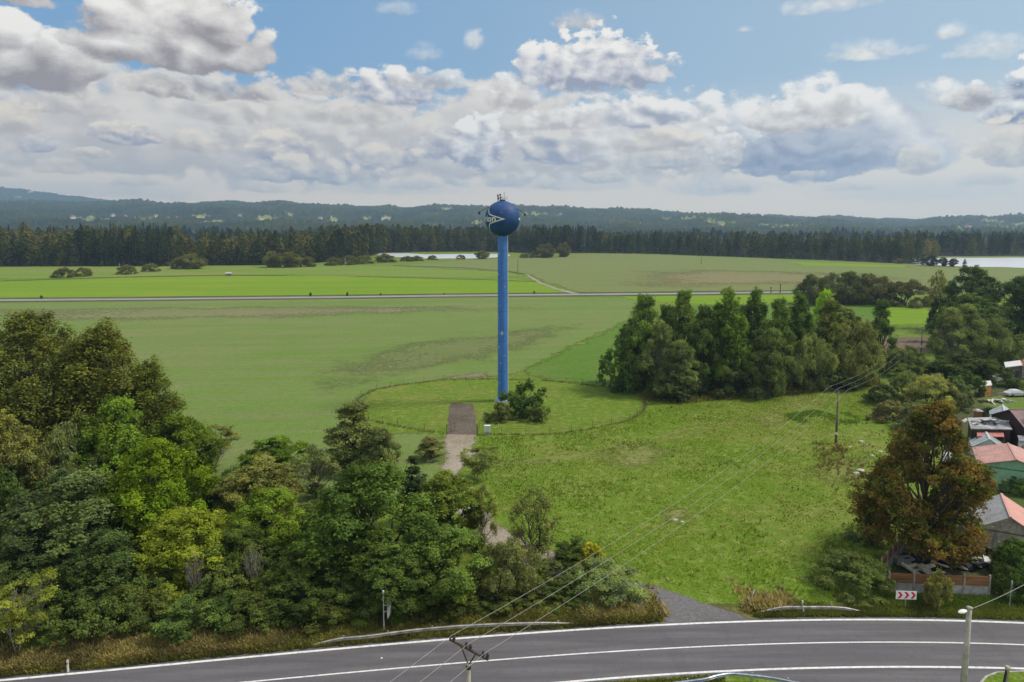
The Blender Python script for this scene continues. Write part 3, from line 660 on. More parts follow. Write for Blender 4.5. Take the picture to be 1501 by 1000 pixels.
# leaf colours
OLV, DKG, MID, BRI, YEL, GRY, DGY, OLB, RUST, SIL = (.052, .060, .017), (.034, .056, .019), (.052, .084, .015), (.060, .094, .009), (.150, .150, .020), (.070, .086, .040), (.040, .056, .026), (.074, .080, .030), (.056, .039, .014), (.095, .125, .065)
BKG, DBK = (.050, .076, .026), (.038, .046, .022)
NEAR_TREES = [
 # kind, label, px, Y, top, width, colour
 ('aspen0', 'broad dark olive poplar, the tallest tree of the left clump', 52, 92, 464, 215, OLV),
 ('aspen1', 'olive poplar with pointed tops standing right of the tallest left tree', 150, 94, 474, 165, OLV),
 ('aspen1', 'lower olive poplar at the right end of the tall poplars, against the stubble field', 218, 93, 528, 110, (.048, .060, .015)),
 ('maple1', 'yellowish olive tree at the left edge of the photo below the tall poplar', 14, 76, 605, 110, OLB),
 ('willow1', 'grey green willow below the tall poplar at the left', 92, 80, 612, 130, GRY),
 ('maple2', 'mid green round tree in front of the tall poplars', 165, 83, 580, 120, MID),
 ('maple1', 'dark green tree right of the round tree below the poplars', 262, 88, 606, 110, (.046, .070, .013)),
 ('maple0', 'bright green maple in the middle of the left clump', 226, 72, 645, 140, BRI),
 ('maple2', 'large dark grey green tree in the left of the clump', 96, 69, 690, 185, DGY),
 ('bush2', 'very dark tree at the far left edge of the clump', 10, 72, 690, 100, DKG),
 ('airy1', 'open olive tree with bare forked limbs before the stubble field', 312, 96, 620, 92, OLB),
 ('maple2', 'green tree with a dark pointed top beside the open olive tree', 402, 94, 642, 90, MID),
 ('maple1', 'yellowish olive tree between the bright maple and the grey airy tree', 382, 78, 676, 125, OLB),
 ('maple0', 'fresh green tree below the yellowish olive one', 395, 71, 716, 110, (.066, .100, .016)),
 ('maple0', 'yellow green tree low in front of the bright maple', 270, 66, 748, 130, (.092, .115, .016)),
 ('birch1', 'tall drooping grey green birch at the right top of the left clump', 522, 98, 588, 110, (.066, .080, .036)),
 ('birch0', 'slender birch beside the tall drooping birch', 560, 94, 626, 70, GRY),
 ('airy0', 'thin grey tree with dark leaning limbs left of the tall birch', 462, 86, 652, 95, GRY),
 ('maple0', 'big dark green maple left of the twin board road sign', 545, 67, 680, 185, (.036, .060, .016)),
 ('maple1', 'leafy green tree topped with yellow, right of the big dark maple', 655, 73, 690, 110, (.058, .080, .018)),
 ('spruce0', 'blackish spruce between the big maple and the yellow topped tree', 606, 78, 668, 70, (.020, .032, .018)),
 ('maple0', 'lighter green maple leaning to the road at the right end of the left clump', 655, 62.5, 772, 130, (.050, .078, .022)),
 ('birch0', 'thin brownish birch beside the gravel track', 630, 101, 640, 48, (.085, .092, .046)),
 ('airy1', 'small airy tree right of the gravel track', 697, 93, 655, 66, (.075, .090, .030)),
 ('airy0', 'sparse leaning tree standing left of the gravel patch', 706, 72, 712, 50, OLB),
 ('willow0', 'weeping grey green willow by the left guardrail', 745, 63, 786, 105, (.074, .084, .040)),
 ('airy0', 'tall wispy olive green tree at the meadow edge', 786, 69, 717, 92, (.074, .088, .034)),
 ('maple2', 'dark green tree behind the small bright yellow one near the side road', 846, 68, 792, 76, (.040, .056, .019)),
 ('maple2', 'small bright yellow tree beside the side road', 866, 66.5, 797, 42, (.150, .150, .016)),
 ('willow1', 'grey green willow bush at the corner of the side road', 893, 63, 822, 108, SIL),
 ('bush2', 'dark bush between the weeping willow and the side road', 800, 64, 830, 90, (.046, .060, .023)),
 ('maple2', 'dark tree filling the middle of the left clump behind the fresh green tree', 335, 82, 690, 110, DKG),
 ('maple1', 'dark tree under the grey airy tree', 466, 73, 735, 105, (.036, .050, .018)),
 ('maple1', 'dull green tree left of the big dark maple near the verge', 452, 64, 790, 110, (.038, .056, .015)),
 ('maple2', 'dark tree between the grey green tree and the bright maple', 165, 72, 705, 100, DKG),
 ('maple2', 'dull dark tree in front of the fresh green tree', 350, 66, 770, 90, (.032, .050, .015)),
 ('maple1', 'dark grey green tree at the left edge behind the roadside thicket', 40, 64, 760, 130, DGY),
 ('maple2', 'dark tree in the thicket below the large grey green tree', 150, 63, 780, 120, (.028, .044, .018)),
 ('maple1', 'dark green tree below the big dark maple', 590, 61, 800, 130, (.034, .054, .016)),
 ('bare0', 'bare pale grey shrub in front of the yellow green tree', 286, 62.2, 800, 42, (.12, .11, .06)),
 ('bare0', 'bare brownish shrub in front of the fresh green tree', 372, 63.2, 790, 46, (.10, .09, .05)),
 ('airy1', 'small yellowish tree with a bent bare trunk at the lower left by the verge', 22, 53.5, 853, 95, (.090, .105, .024)),
 ('bush0', 'small yellow green tree in the roadside thicket', 240, 60.2, 858, 75, (.095, .120, .022)),
]
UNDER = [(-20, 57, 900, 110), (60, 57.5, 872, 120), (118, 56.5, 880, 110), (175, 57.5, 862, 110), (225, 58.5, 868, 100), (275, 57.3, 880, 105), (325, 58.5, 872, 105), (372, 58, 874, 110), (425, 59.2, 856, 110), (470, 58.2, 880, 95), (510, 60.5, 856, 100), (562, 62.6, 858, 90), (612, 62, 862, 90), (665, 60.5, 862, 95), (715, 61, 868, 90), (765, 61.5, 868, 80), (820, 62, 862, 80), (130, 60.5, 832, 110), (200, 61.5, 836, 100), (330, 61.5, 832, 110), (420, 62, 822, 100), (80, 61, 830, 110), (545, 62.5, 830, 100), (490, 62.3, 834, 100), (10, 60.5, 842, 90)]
RIGHT_TREES = [
 ('bush2', 'round dark bush at the left end of the birch row', 908, 143, 508, 66, DKG, 0),
 ('birch1', 'leftmost tall birch of the row, behind the round dark bush', 946, 146, 430, 80, BKG, 0),
 ('birch0', 'light barked weeping birch in the left part of the row', 968, 141, 470, 60, (.060, .076, .036), 1),
 ('birch1', 'highest birch of the row, second from its left end', 1000, 147, 424, 72, BKG, 0),
 ('poplar0', 'brighter green poplar in the middle of the birch row', 1064, 144, 430, 72, (.046, .076, .018), 0),
 ('birch1', 'dark birch between the highest birch and the bright poplar', 1032, 143, 446, 62, (.034, .052, .020), 0),
 ('birch0', 'low weeping birch at the front of the row below the highest one', 1000, 138, 500, 62, (.056, .074, .034), 1),
 ('poplar0', 'dark pointed tree right of the bright poplar', 1106, 148, 430, 60, DKG, 0),
 ('birch1', 'tree with a split top in the right half of the row', 1140, 147, 436, 62, BKG, 0),
 ('birch0', 'shorter drooping birch at the front of the right half of the row', 1128, 140, 482, 66, (.048, .066, .028), 0),
 ('poplar0', 'dark poplar right of the split topped tree', 1172, 151, 436, 60, DKG, 0),
 ('willow0', 'grey rounded willow at the front of the row', 1192, 145, 484, 72, GRY, 0),
 ('birch1', 'tall olive tree behind the grey rounded willow', 1216, 153, 438, 66, (.050, .062, .024), 0),
 ('willow0', 'broad olive willow near the right end of the row', 1254, 150, 462, 90, (.070, .080, .034), 0),
 ('birch1', 'dark green tree at the right end of the birch row', 1292, 168, 438, 52, DKG, 0),
 ('maple1', 'bright yellow green tree top showing behind the birch row', 1205, 200, 426, 34, (.100, .160, .018), 0),
 ('birch1', 'dark birch filling the gap behind the highest birch of the row', 978, 152, 446, 66, DKG, 0),
 ('birch1', 'dark green tree filling the gap left of the split topped tree', 1088, 154, 446, 70, (.032, .048, .020), 0),
 ('maple2', 'rounded dark green tree behind the middle of the birch row', 1050, 156, 452, 90, DKG, 0),
 ('maple2', 'rounded dark green tree behind the right half of the birch row', 1156, 158, 450, 90, (.034, .050, .020), 0),
 ('maple1', 'rounded olive tree behind the broad olive willow of the row', 1238, 162, 452, 90, (.044, .056, .024), 0),
 ('maple1', 'dark tree behind the leftmost tall birch of the row', 930, 150, 462, 60, DKG, 0),
 ('bush2', 'low dark bush at the foot of the birch row on the left', 985, 137, 552, 80, (.028, .040, .018), 0),
 ('bush1', 'low dark bush at the foot of the row below the poplar', 1075, 141, 535, 90, (.028, .040, .018), 0),
 ('bush0', 'low dark bush at the foot of the row below the grey willow', 1210, 148, 535, 90, (.032, .044, .020), 0),
 ('willow0', 'dark rounded tree at the left end of the grove by the far road', 1196, 300, 399, 66, DBK, 0),
 ('willow0', 'dark rounded tree second from left in the grove by the far road', 1236, 305, 394, 76, DBK, 0),
 ('willow0', 'brownish rounded tree in the right half of the grove by the far road', 1280, 302, 398, 74, (.040, .042, .022), 0),
 ('willow1', 'lower brownish tree at the right end of the grove by the far road', 1328, 296, 408, 70, (.044, .046, .024), 0),
 ('airy0', 'thin see-through tree left of the dark oak on the right', 1375, 232, 396, 44, (.090, .095, .045), 0),
 ('maple1', 'dark round oak near the right edge in front of the lake', 1432, 222, 392, 76, (.026, .040, .018), 0),
 ('maple0', 'dark oak cut by the right edge of the photo', 1500, 190, 405, 90, (.022, .034, .016), 0),
 ('poplar0', 'narrow dark tree by the green strip', 1371, 205, 438, 26, (.020, .030, .015), 0),
 ('birch0', 'pale barked birch at the left of the right hand thicket', 1392, 166, 452, 62, (.062, .078, .036), 1),
 ('birch0', 'second pale barked birch beside the first in the right hand thicket', 1415, 170, 446, 60, (.058, .074, .034), 1),
 ('willow0', 'large grey green willow in the right hand thicket', 1448, 172, 462, 96, (.056, .070, .032), 0),
 ('maple1', 'dark tree behind the large grey willow', 1425, 190, 432, 100, (.030, .046, .018), 0),
 ('bush2', 'dark shrub below the pale barked birches', 1400, 152, 520, 90, (.026, .038, .018), 0),
 ('bush1', 'dark shrub below the large grey willow above the gardens', 1450, 150, 528, 70, (.030, .044, .018), 0),
 ('willow1', 'green willow bush left of the pale barked birches', 1330, 158, 506, 70, (.048, .064, .030), 0),
 ('willow1', 'round light olive willow bush beside the meadow', 1362, 131, 545, 76, (.108, .118, .050), 0),
 ('willow1', 'grey willow bush left of the round light olive one', 1326, 137, 540, 50, GRY, 0),
 ('bush1', 'blue green bush right of the round light olive one', 1402, 130, 556, 56, (.056, .074, .042), 0),
 ('bush2', 'dark bush between the light olive bush and the gardens', 1418, 140, 545, 50, DKG, 0),
 ('bush1', 'low brownish bush on the meadow edge above the rust coloured tree', 1305, 122, 588, 60, (.070, .068, .038), 0),
 ('bush0', 'low dark bush at the meadow edge above the brownish one', 1292, 134, 562, 60, (.040, .052, .024), 0),
 ('bush1', 'low grey bush just above the rust coloured tree', 1345, 116, 592, 70, (.062, .068, .040), 0),
 ('chestnut0', 'large rust brown chestnut tree in the yard at the right', 1366, 69.5, 596, 200, RUST, 0),
 ('airy0', 'bare leaning tree left of the chestnut', 1306, 87, 662, 50, (.10, .085, .05), 0),
 ('bush1', 'grey green bush beside the side of the yard fence', 1268, 74, 775, 50, (.055, .075, .038), 0),
 ('willow1', 'large grass like willow shrub left of the chevron sign', 1252, 65.0, 806, 118, (.050, .066, .026), 0),
 ('bush2', 'sparse shrub in front of the yard fence right of the chevron sign', 1374, 60.8, 838, 44, (.075, .078, .028), 0),
 ('bush0', 'dense green bush in the garden below the gable house', 1490, 66, 790, 84, (.036, .062, .018), 0),
 ('bush0', 'dark hedge bush right of the yard fence', 1485, 62.5, 832, 70, (.030, .048, .016), 0),
 ('bush0', 'green bush in front of the green house', 1490, 88, 698, 44, (.044, .068, .022), 0),
 ('bush0', 'dark green bush at the left corner of the green house', 1459, 91, 694, 24, (.034, .052, .020), 0),
 ('bush1', 'dark bush between the garden shed and the old barn', 1482, 148, 556, 50, DKG, 0),
 ('bush1', 'dark hedge bush above the flat roofed house', 1448, 123, 597, 26, (.026, .040, .016), 0),
 ('bush2', 'small green tree by the water tower', 766, 125, 562, 62, (.036, .062, .018), 0),
 ('bush1', 'low grey green bush left of the small tree by the water tower', 735, 122, 590, 46, (.046, .058, .024), 0),
 ('bush2', 'drooping side bush right of the small tree by the water tower', 790, 121, 592, 34, (.056, .076, .026), 0),
 ('bush0', 'small dry shrub at the foot of the middle power pole', 1229, 105.5, 650, 22, (.105, .095, .045), 0),
]
def build_trees():
    for k, lab, px, Y, top, w, c in NEAR_TREES:
        sh = k.startswith('bush') or k.startswith('bare')
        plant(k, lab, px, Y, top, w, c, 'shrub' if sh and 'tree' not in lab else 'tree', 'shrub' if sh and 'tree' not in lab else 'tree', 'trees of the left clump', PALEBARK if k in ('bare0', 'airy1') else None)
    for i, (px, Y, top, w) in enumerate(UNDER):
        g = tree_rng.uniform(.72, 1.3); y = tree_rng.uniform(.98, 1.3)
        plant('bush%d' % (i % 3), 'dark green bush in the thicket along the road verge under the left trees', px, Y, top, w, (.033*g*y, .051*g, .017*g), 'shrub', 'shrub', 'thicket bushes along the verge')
    for k, lab, px, Y, top, w, c, pale in RIGHT_TREES:
        c = tuple(k_*1.2 for k_ in c); sh = 'bush' in lab or 'shrub' in lab
        plant(k, lab, px, Y, top, w, c, 'shrub' if sh else 'tree', 'shrub' if sh else 'tree', None, PALEBARK if pale else None)
    # bushes along the far field
    far = [('willow1', 'dark round bush at the left end of the pasture bushes', 92, 407, 391, 30), ('willow1', 'round bush second from left on the pasture', 123, 405, 391, 25), ('willow1', 'round bush behind the pale pasture post', 184, 402, 387, 28), ('willow1', 'small round bush right of the pale pasture post', 222, 398, 385, 26), ('willow0', 'large olive willow before the forest gap', 280, 394, 370, 44), ('willow1', 'low olive bush beside the large olive willow', 262, 394, 378, 22),
           ('willow0', 'brownish willow at the left of the long hedge before the forest', 400, 392, 366, 34), ('willow0', 'brownish willow in the middle of the long hedge before the forest', 425, 392, 367, 36), ('willow1', 'low end bush of the long hedge before the forest', 452, 391, 375, 24),
           ('willow1', 'first brownish bush of the lakeside hedge', 488, 389, 376, 26), ('willow1', 'second brownish bush of the lakeside hedge', 510, 388, 373, 30), ('willow1', 'third brownish bush of the lakeside hedge', 534, 386.5, 373, 28), ('willow1', 'grey bush right of the little lake gap', 566, 384.5, 371, 30), ('willow1', 'small bush of the lakeside hedge before the dark fir', 598, 383, 375, 22), ('willow1', 'small brown bush left of the middle lake', 612, 382.5, 374.5, 20), ('willow1', 'little bush in front of the lake left of the tower', 634, 381, 374, 16), ('willow1', 'little bush in front of the lake nearest the tower', 676, 380, 373, 14), ('willow0', 'grey willow at the lake beside the tower column', 706, 379.5, 366, 22),
           ('willow1', 'low bush right of the tower column by the lake', 772, 378, 371, 24), ('willow0', 'pale olive willow where the far field begins', 800, 377.5, 355, 34), ('willow0', 'grey willow right of the pale olive one', 826, 376.5, 353, 24), ('willow1', 'small brown bush left of the pale olive willow', 786, 377, 367, 20)]
    for k, lab, px, base, top, w in far:
        Y = G(px, base).y
        g = tree_rng.uniform(.85, 1.2)
        plant(k, lab, px, Y, top, w, (.060*g, .062*g, .028*g), 'shrub', 'shrub')
    # distant bushes and firs by the right lake
    for lab, px, base, top, w, k in [('dark fir group at the left end of the right lake', 1366, 390, 374, 22, 'maple1'), ('dark fir left of the lake reeds', 1353, 388.5, 375, 14, 'spruce0'), ('clipped dark tree before the right lake', 1384, 390.5, 377.5, 14, 'maple1'), ('dark tree beside the clipped one before the right lake', 1396, 391, 379, 14, 'maple1'), ('lone little fir before the right lake', 1414, 391.5, 379.5, 9, 'spruce0'), ('pale dry bush left of the right lake', 1319, 386.5, 378, 12, 'willow1')]:
        Y = G(px, base).y; plant(k, lab, px, Y, top, w, (.018, .026, .014) if 'pale' not in lab else (.10, .085, .045), 'tree' if 'bush' not in lab else 'shrub', 'tree' if 'bush' not in lab else 'shrub')
build_trees()

# ------------------------------------------------------------------ forest
def fir_lod(seed, h, rx, kind):
    rng = np.random.default_rng(seed); P = []; N = []; T = []; S_ = []
    if kind == 'spruce':
        n = 260; u = rng.uniform(.0, 1, n)**.9; ang = rng.uniform(0, 2*PI, n); r = rx*(1-u)**.85*rng.uniform(.55, 1.05, n)
        P = np.stack([r*np.cos(ang), r*np.sin(ang), h*(.04+.96*u)], 1); N = nrm(np.stack([np.cos(ang), np.sin(ang), np.full(n, .9)], 1)+rng.normal(size=(n, 3))*.3)
        T = np.stack([np.cos(ang), np.sin(ang), np.full(n, -.7)], 1); sz = .85*(1-u*.5)
        asp = .5
    else:
        n = 260; pine = kind == 'pine'; u = rng.beta(1.4, 1.0, n); ang = rng.uniform(0, 2*PI, n); lob = 1+.35*np.sin(ang*2+seed)*np.sin(u*9+seed)
        b0 = .34 if pine else .06; r = rx*np.sin(PI*np.clip(u, .05, .97)**.8)**.6*lob*rng.uniform(.55, 1.05, n)
        P = np.stack([r*np.cos(ang), r*np.sin(ang), h*(b0+(1-b0)*u)], 1); N = nrm(np.stack([np.cos(ang), np.sin(ang), np.full(n, .6)], 1)+rng.normal(size=(n, 3))*.55); T = None; sz = np.full(n, .8); asp = .75
    t = nrm(np.cross(N, rng.normal(size=(n, 3)))) if T is None else nrm(T-N*(T*N).sum(1, keepdims=True)); bt = np.cross(N, t); s = (sz*rng.uniform(.7, 1.4, n))[:, None]
    V = np.stack([P-t*s, P+bt*s*asp, P+t*s, P-bt*s*asp], 1).reshape(-1, 3); tint = np.repeat(rng.normal(0, .15, n), 4)
    # trunk
    k = 4; an = np.arange(k)*2*PI/k; rr = .22
    tv = np.concatenate([np.stack([rr*np.cos(an), rr*np.sin(an), np.zeros(k)], 1), np.stack([.08*np.cos(an), .08*np.sin(an), np.full(k, h*.9)], 1)])
    F = np.arange(4*n).reshape(n, 4)
    return V, F, tint, tv, np.array([(i, (i+1) % k, k+(i+1) % k, k+i) for i in range(k)])
LOD = {(k, i): fir_lod(40+i*7+j, *d, k) for j, (k, d) in enumerate({'spruce': (30, 4.2), 'pine': (28, 3.6), 'broad': (24, 5.0)}.items()) for i in range(3)}
def bark_far():
    return plain('far_bark', (.10, .075, .055), .95, var=.3, scale=.5)
def build_forest():
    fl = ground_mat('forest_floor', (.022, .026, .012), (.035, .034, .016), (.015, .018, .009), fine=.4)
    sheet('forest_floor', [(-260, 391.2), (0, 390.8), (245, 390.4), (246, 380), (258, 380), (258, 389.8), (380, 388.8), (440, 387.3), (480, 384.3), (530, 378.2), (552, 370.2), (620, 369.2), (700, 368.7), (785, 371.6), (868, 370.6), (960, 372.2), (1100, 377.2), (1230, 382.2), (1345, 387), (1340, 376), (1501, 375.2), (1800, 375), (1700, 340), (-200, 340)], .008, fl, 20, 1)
    rng = np.random.default_rng(77); acc = []; trunkacc = []
    protos = {k: (qmesh('forest_tree_crown', v[0], v[1], {'tint': v[2], 'hue': np.full(len(v[0]), .12 if k[0] == 'spruce' else .40 if k[0] == 'pine' else .56)}), qmesh('forest_tree_trunk', v[3], v[4])) for k, v in LOD.items()}
    for c, t in protos.values(): c.materials.append(FLEAF); t.materials.append(bark_far())
    fronts = []
    def put(X, Y, kind, sc, hue, wid=1.0):
        V, F, ti, tv, tf = LOD[(kind, int(rng.integers(3)))]
        a = rng.uniform(0, 6.28); ca, sa = math.cos(a), math.sin(a); s = np.array([sc*wid, sc*wid, sc])
        W = V*s; W = np.stack([W[:, 0]*ca-W[:, 1]*sa+X, W[:, 0]*sa+W[:, 1]*ca+Y, W[:, 2]], 1)
        acc.append((W, F, ti+rng.normal(0, .12), np.full(len(V), np.clip(hue, 0, 1))))
        trunkacc.append((tv*s+np.array([X, Y, 0]), tf))
    def front(X, Y, kind, sc, lab, group, wid=1.0):
        c, t = protos[(kind, int(rng.integers(3)))]
        o = thing('conifer' if kind != 'broad' else 'forest_edge_tree', lab, 'tree', (X, Y, 0), rng.uniform(0, 6.28), group); o.scale = (sc*wid, sc*wid, sc)
        obj('crown', c, None, o); obj('trunk', t, None, o)
    def belt(edge, depth, step, mix, hts, hue, gap=(), lab=None, lfrac=0, group=None, rows_front=3, grow=1.0, sunny=.14):
        """edge: picture polyline of the wood's foot; depth in metres behind it"""
        E = [G(*p) for p in edge]
        for i in range(len(E)-1):
            a, c = E[i], E[i+1]; n = max(1, int((c-a).length/step))
            for k in range(n):
                f = (k+rng.uniform(.1, .9))/n; p = a+(c-a)*f; d = 0.0; row = 0
                while d < depth:
                    X, Y = p.x*(1+d/p.y)+rng.uniform(-.8, .8)*step, p.y+d+rng.normal(0, step*.3)
                    kind = rng.choice(['spruce', 'pine', 'broad'], p=mix); sc = rng.uniform(*hts)/{'spruce': 30, 'pine': 28, 'broad': 24}[kind]
                    if kind == 'broad': sc *= .8
                    if row > 0: sc *= grow
                    if lab and row == 0: front(X, Y, kind, sc*rng.uniform(.72, 1.02), lab[kind], group, rng.uniform(1.0, 1.6))
                    else: put(X, Y, kind, sc*rng.uniform(.9, 1.06), {'spruce': .08, 'pine': .42, 'broad': .55}[kind]+hue+rng.normal(0, .13)+(sunny if row > 1 else 0), rng.uniform(.95, 1.45))  # sunlight on the canopy of the rear rows is put into their leaf hue
                    row += 1; d += step*(1.0 if row < rows_front else 2.2 if row < 8 else 5.0)
    L1 = {'spruce': 'dark spruce in the front row of the forest left of the clearing', 'pine': 'pine in the front row of the forest left of the clearing', 'broad': 'rounded dark tree in the front row of the forest left of the clearing'}
    L2 = {'spruce': 'dark spruce in the front row of the forest behind the large olive willow', 'pine': 'pine in the front row of the forest behind the large olive willow', 'broad': 'rounded green tree in the front row of the forest behind the large olive willow'}
    L3 = {'spruce': 'dark spruce in the front row of the wood along the far field', 'pine': 'tall pine in the front row of the wood along the far field', 'broad': 'rounded tree in the front row of the wood along the far field'}
    belt([(-200, 391), (0, 390.5), (118, 390.3)], 420, 6.0, (.35, .15, .5), (20, 30), .0, lab=L1, group='front trees of the left forest', grow=1.16, sunny=.30)
    belt([(118, 390.3), (245, 390)], 420, 5.6, (.85, .1, .05), (25, 34), .0, lab=L1, group='front trees of the left forest', grow=1.03, sunny=.28)
    belt([(245, 378), (262, 379)], 380, 8, (.2, .5, .3), (28, 33), .1)
    belt([(258, 389.5), (300, 389), (380, 388.5), (440, 387), (480, 384)], 420, 6.0, (.30, .12, .58), (19, 26), .0, lab=L2, group='front trees of the middle forest', grow=1.2, sunny=.22)
    belt([(480, 384), (530, 378), (560, 370.5), (620, 369.5), (700, 369), (790, 370), (835, 371)], 420, 7.0, (.3, .4, .3), (20, 31), .08, grow=1.08)
    belt([(785, 372), (830, 371), (868, 370.8)], 300, 7.0, (.9, .1, 0), (29, 33), -.05)
    belt([(862, 370.5), (960, 372), (1100, 377), (1230, 382), (1350, 387)], 380, 6.5, (.3, .40, .30), (14, 23), .05, lab=L3, group='front trees of the wood along the far field', grow=1.1)
    belt([(1320, 375.5), (1420, 375.2), (1501, 375), (1700, 375)], 420, 8.0, (.4, .3, .3), (21, 25), -.02)
    belt([(1290, 380), (1370, 378)], 80, 8.0, (.0, .1, .9), (20, 25), .32)
    # dark undergrowth along the foot of the wood
    belt([(862, 371.2), (960, 372.8), (1100, 377.8), (1230, 382.6), (1350, 387.4)], 6, 4.5, (.2, 0, .8), (5, 8), -.1)
    belt([(-200, 391.6), (0, 391.2), (245, 390.8)], 6, 5, (.2, 0, .8), (4, 8), -.1)
    V = np.concatenate([a[0] for a in acc]); o = np.cumsum([0]+[len(a[0]) for a in acc[:-1]])
    F = np.concatenate([a[1]+k for a, k in zip(acc, o)]); ti = np.concatenate([a[2] for a in acc]); hu = np.concatenate([a[3] for a in acc])
    fo = struct('forest', qmesh('forest', V, F, {'tint': ti, 'hue': hu}), FLEAF, 'stuff')
    tag(fo, 'dense mixed forest of spruce, pine and birch behind the fields', 'forest')
    V = np.concatenate([a[0] for a in trunkacc]); o = np.cumsum([0]+[len(a[0]) for a in trunkacc[:-1]])
    t = struct('forest_trunks', qmesh('forest_trunks', V, np.concatenate([a[1]+k for a, k in zip(trunkacc, o)])), bark_far(), 'stuff'); t.parent = fo
    print('forest trees', len(acc))
build_forest()

# ------------------------------------------------------------------ hills
def vnoise(x, y, seed):
    r = np.random.default_rng(seed); T = r.random((256, 256))
    xi = np.floor(x).astype(int); yi = np.floor(y).astype(int); fx = x-xi; fy = y-yi; fx = fx*fx*(3-2*fx); fy = fy*fy*(3-2*fy)
    g = lambda i, j: T[(xi+i) % 256, (yi+j) % 256]
    return (g(0, 0)*(1-fx)+g(1, 0)*fx)*(1-fy)+(g(0, 1)*(1-fx)+g(1, 1)*fx)*fy
def hill_mesh(name, prof, Y0, Y1, mat, rows, cols, canopy, patches, back=600, seed=3):
    px = np.linspace(-160, 1660, cols); pr = np.interp(px, [p[0] for p in prof], [p[1] for p in prof])
    Y = np.concatenate([np.linspace(Y0, Y1, rows), np.linspace(Y1+60, Y1+back, 8)])
    PXg, Yg = np.meshgrid(px, Y); X = (PXg-PPX)/FPX*Yg*math.cos(PITCH)
    d = [ray(750, p) for p in pr]; top = np.array([CAM_H + q.z/q.y*Y1 for q in d])
    s = np.clip((Yg-Y0)/(Y1-Y0), 0, 1); sh = s**1.15; sh = np.where(Yg > Y1, 1-((Yg-Y1)/back)**2*.6, sh)
    big = vnoise(X/420, Yg/420, seed)-.5; mid = vnoise(X/130, Yg/130, seed+1)-.5
    Z = top[None, :]*sh + (big*50+mid*16)*np.sin(PI*np.clip(s, 0, 1))
    U, Vv = proj(X, Yg, Z)
    fm = np.zeros_like(Z)
    nn = vnoise(X/60, Yg/60, seed+2)-.5
    for (cx, cy, rx_, ry_, val) in patches:
        q = ((U-cx)/rx_)**2+((Vv-cy)/ry_)**2 + nn*1.3
        fm = np.where(q < 1, val, fm)
    tree = vnoise(X/16, Yg/16, seed+5)**1.4*canopy + np.random.default_rng(seed).random(Z.shape)*canopy*.9
    stand = vnoise(X/90, Yg/170, seed+6)
    Z = Z + np.where(fm > 0, 0, tree*(.6+.8*stand)) - 2.0
    n, m = Z.shape; V = np.stack([X, Yg, Z], -1).reshape(-1, 3)
    i = np.arange(n-1)[:, None]*m+np.arange(m-1)[None, :]; F = np.stack([i, i+1, i+m+1, i+m], -1).reshape(-1, 4)
    me = qmesh(name, V, F, {'field': fm.ravel(), 'stand': stand.ravel()})
    return struct(name, me, mat), (X, Yg, Z, U, Vv)
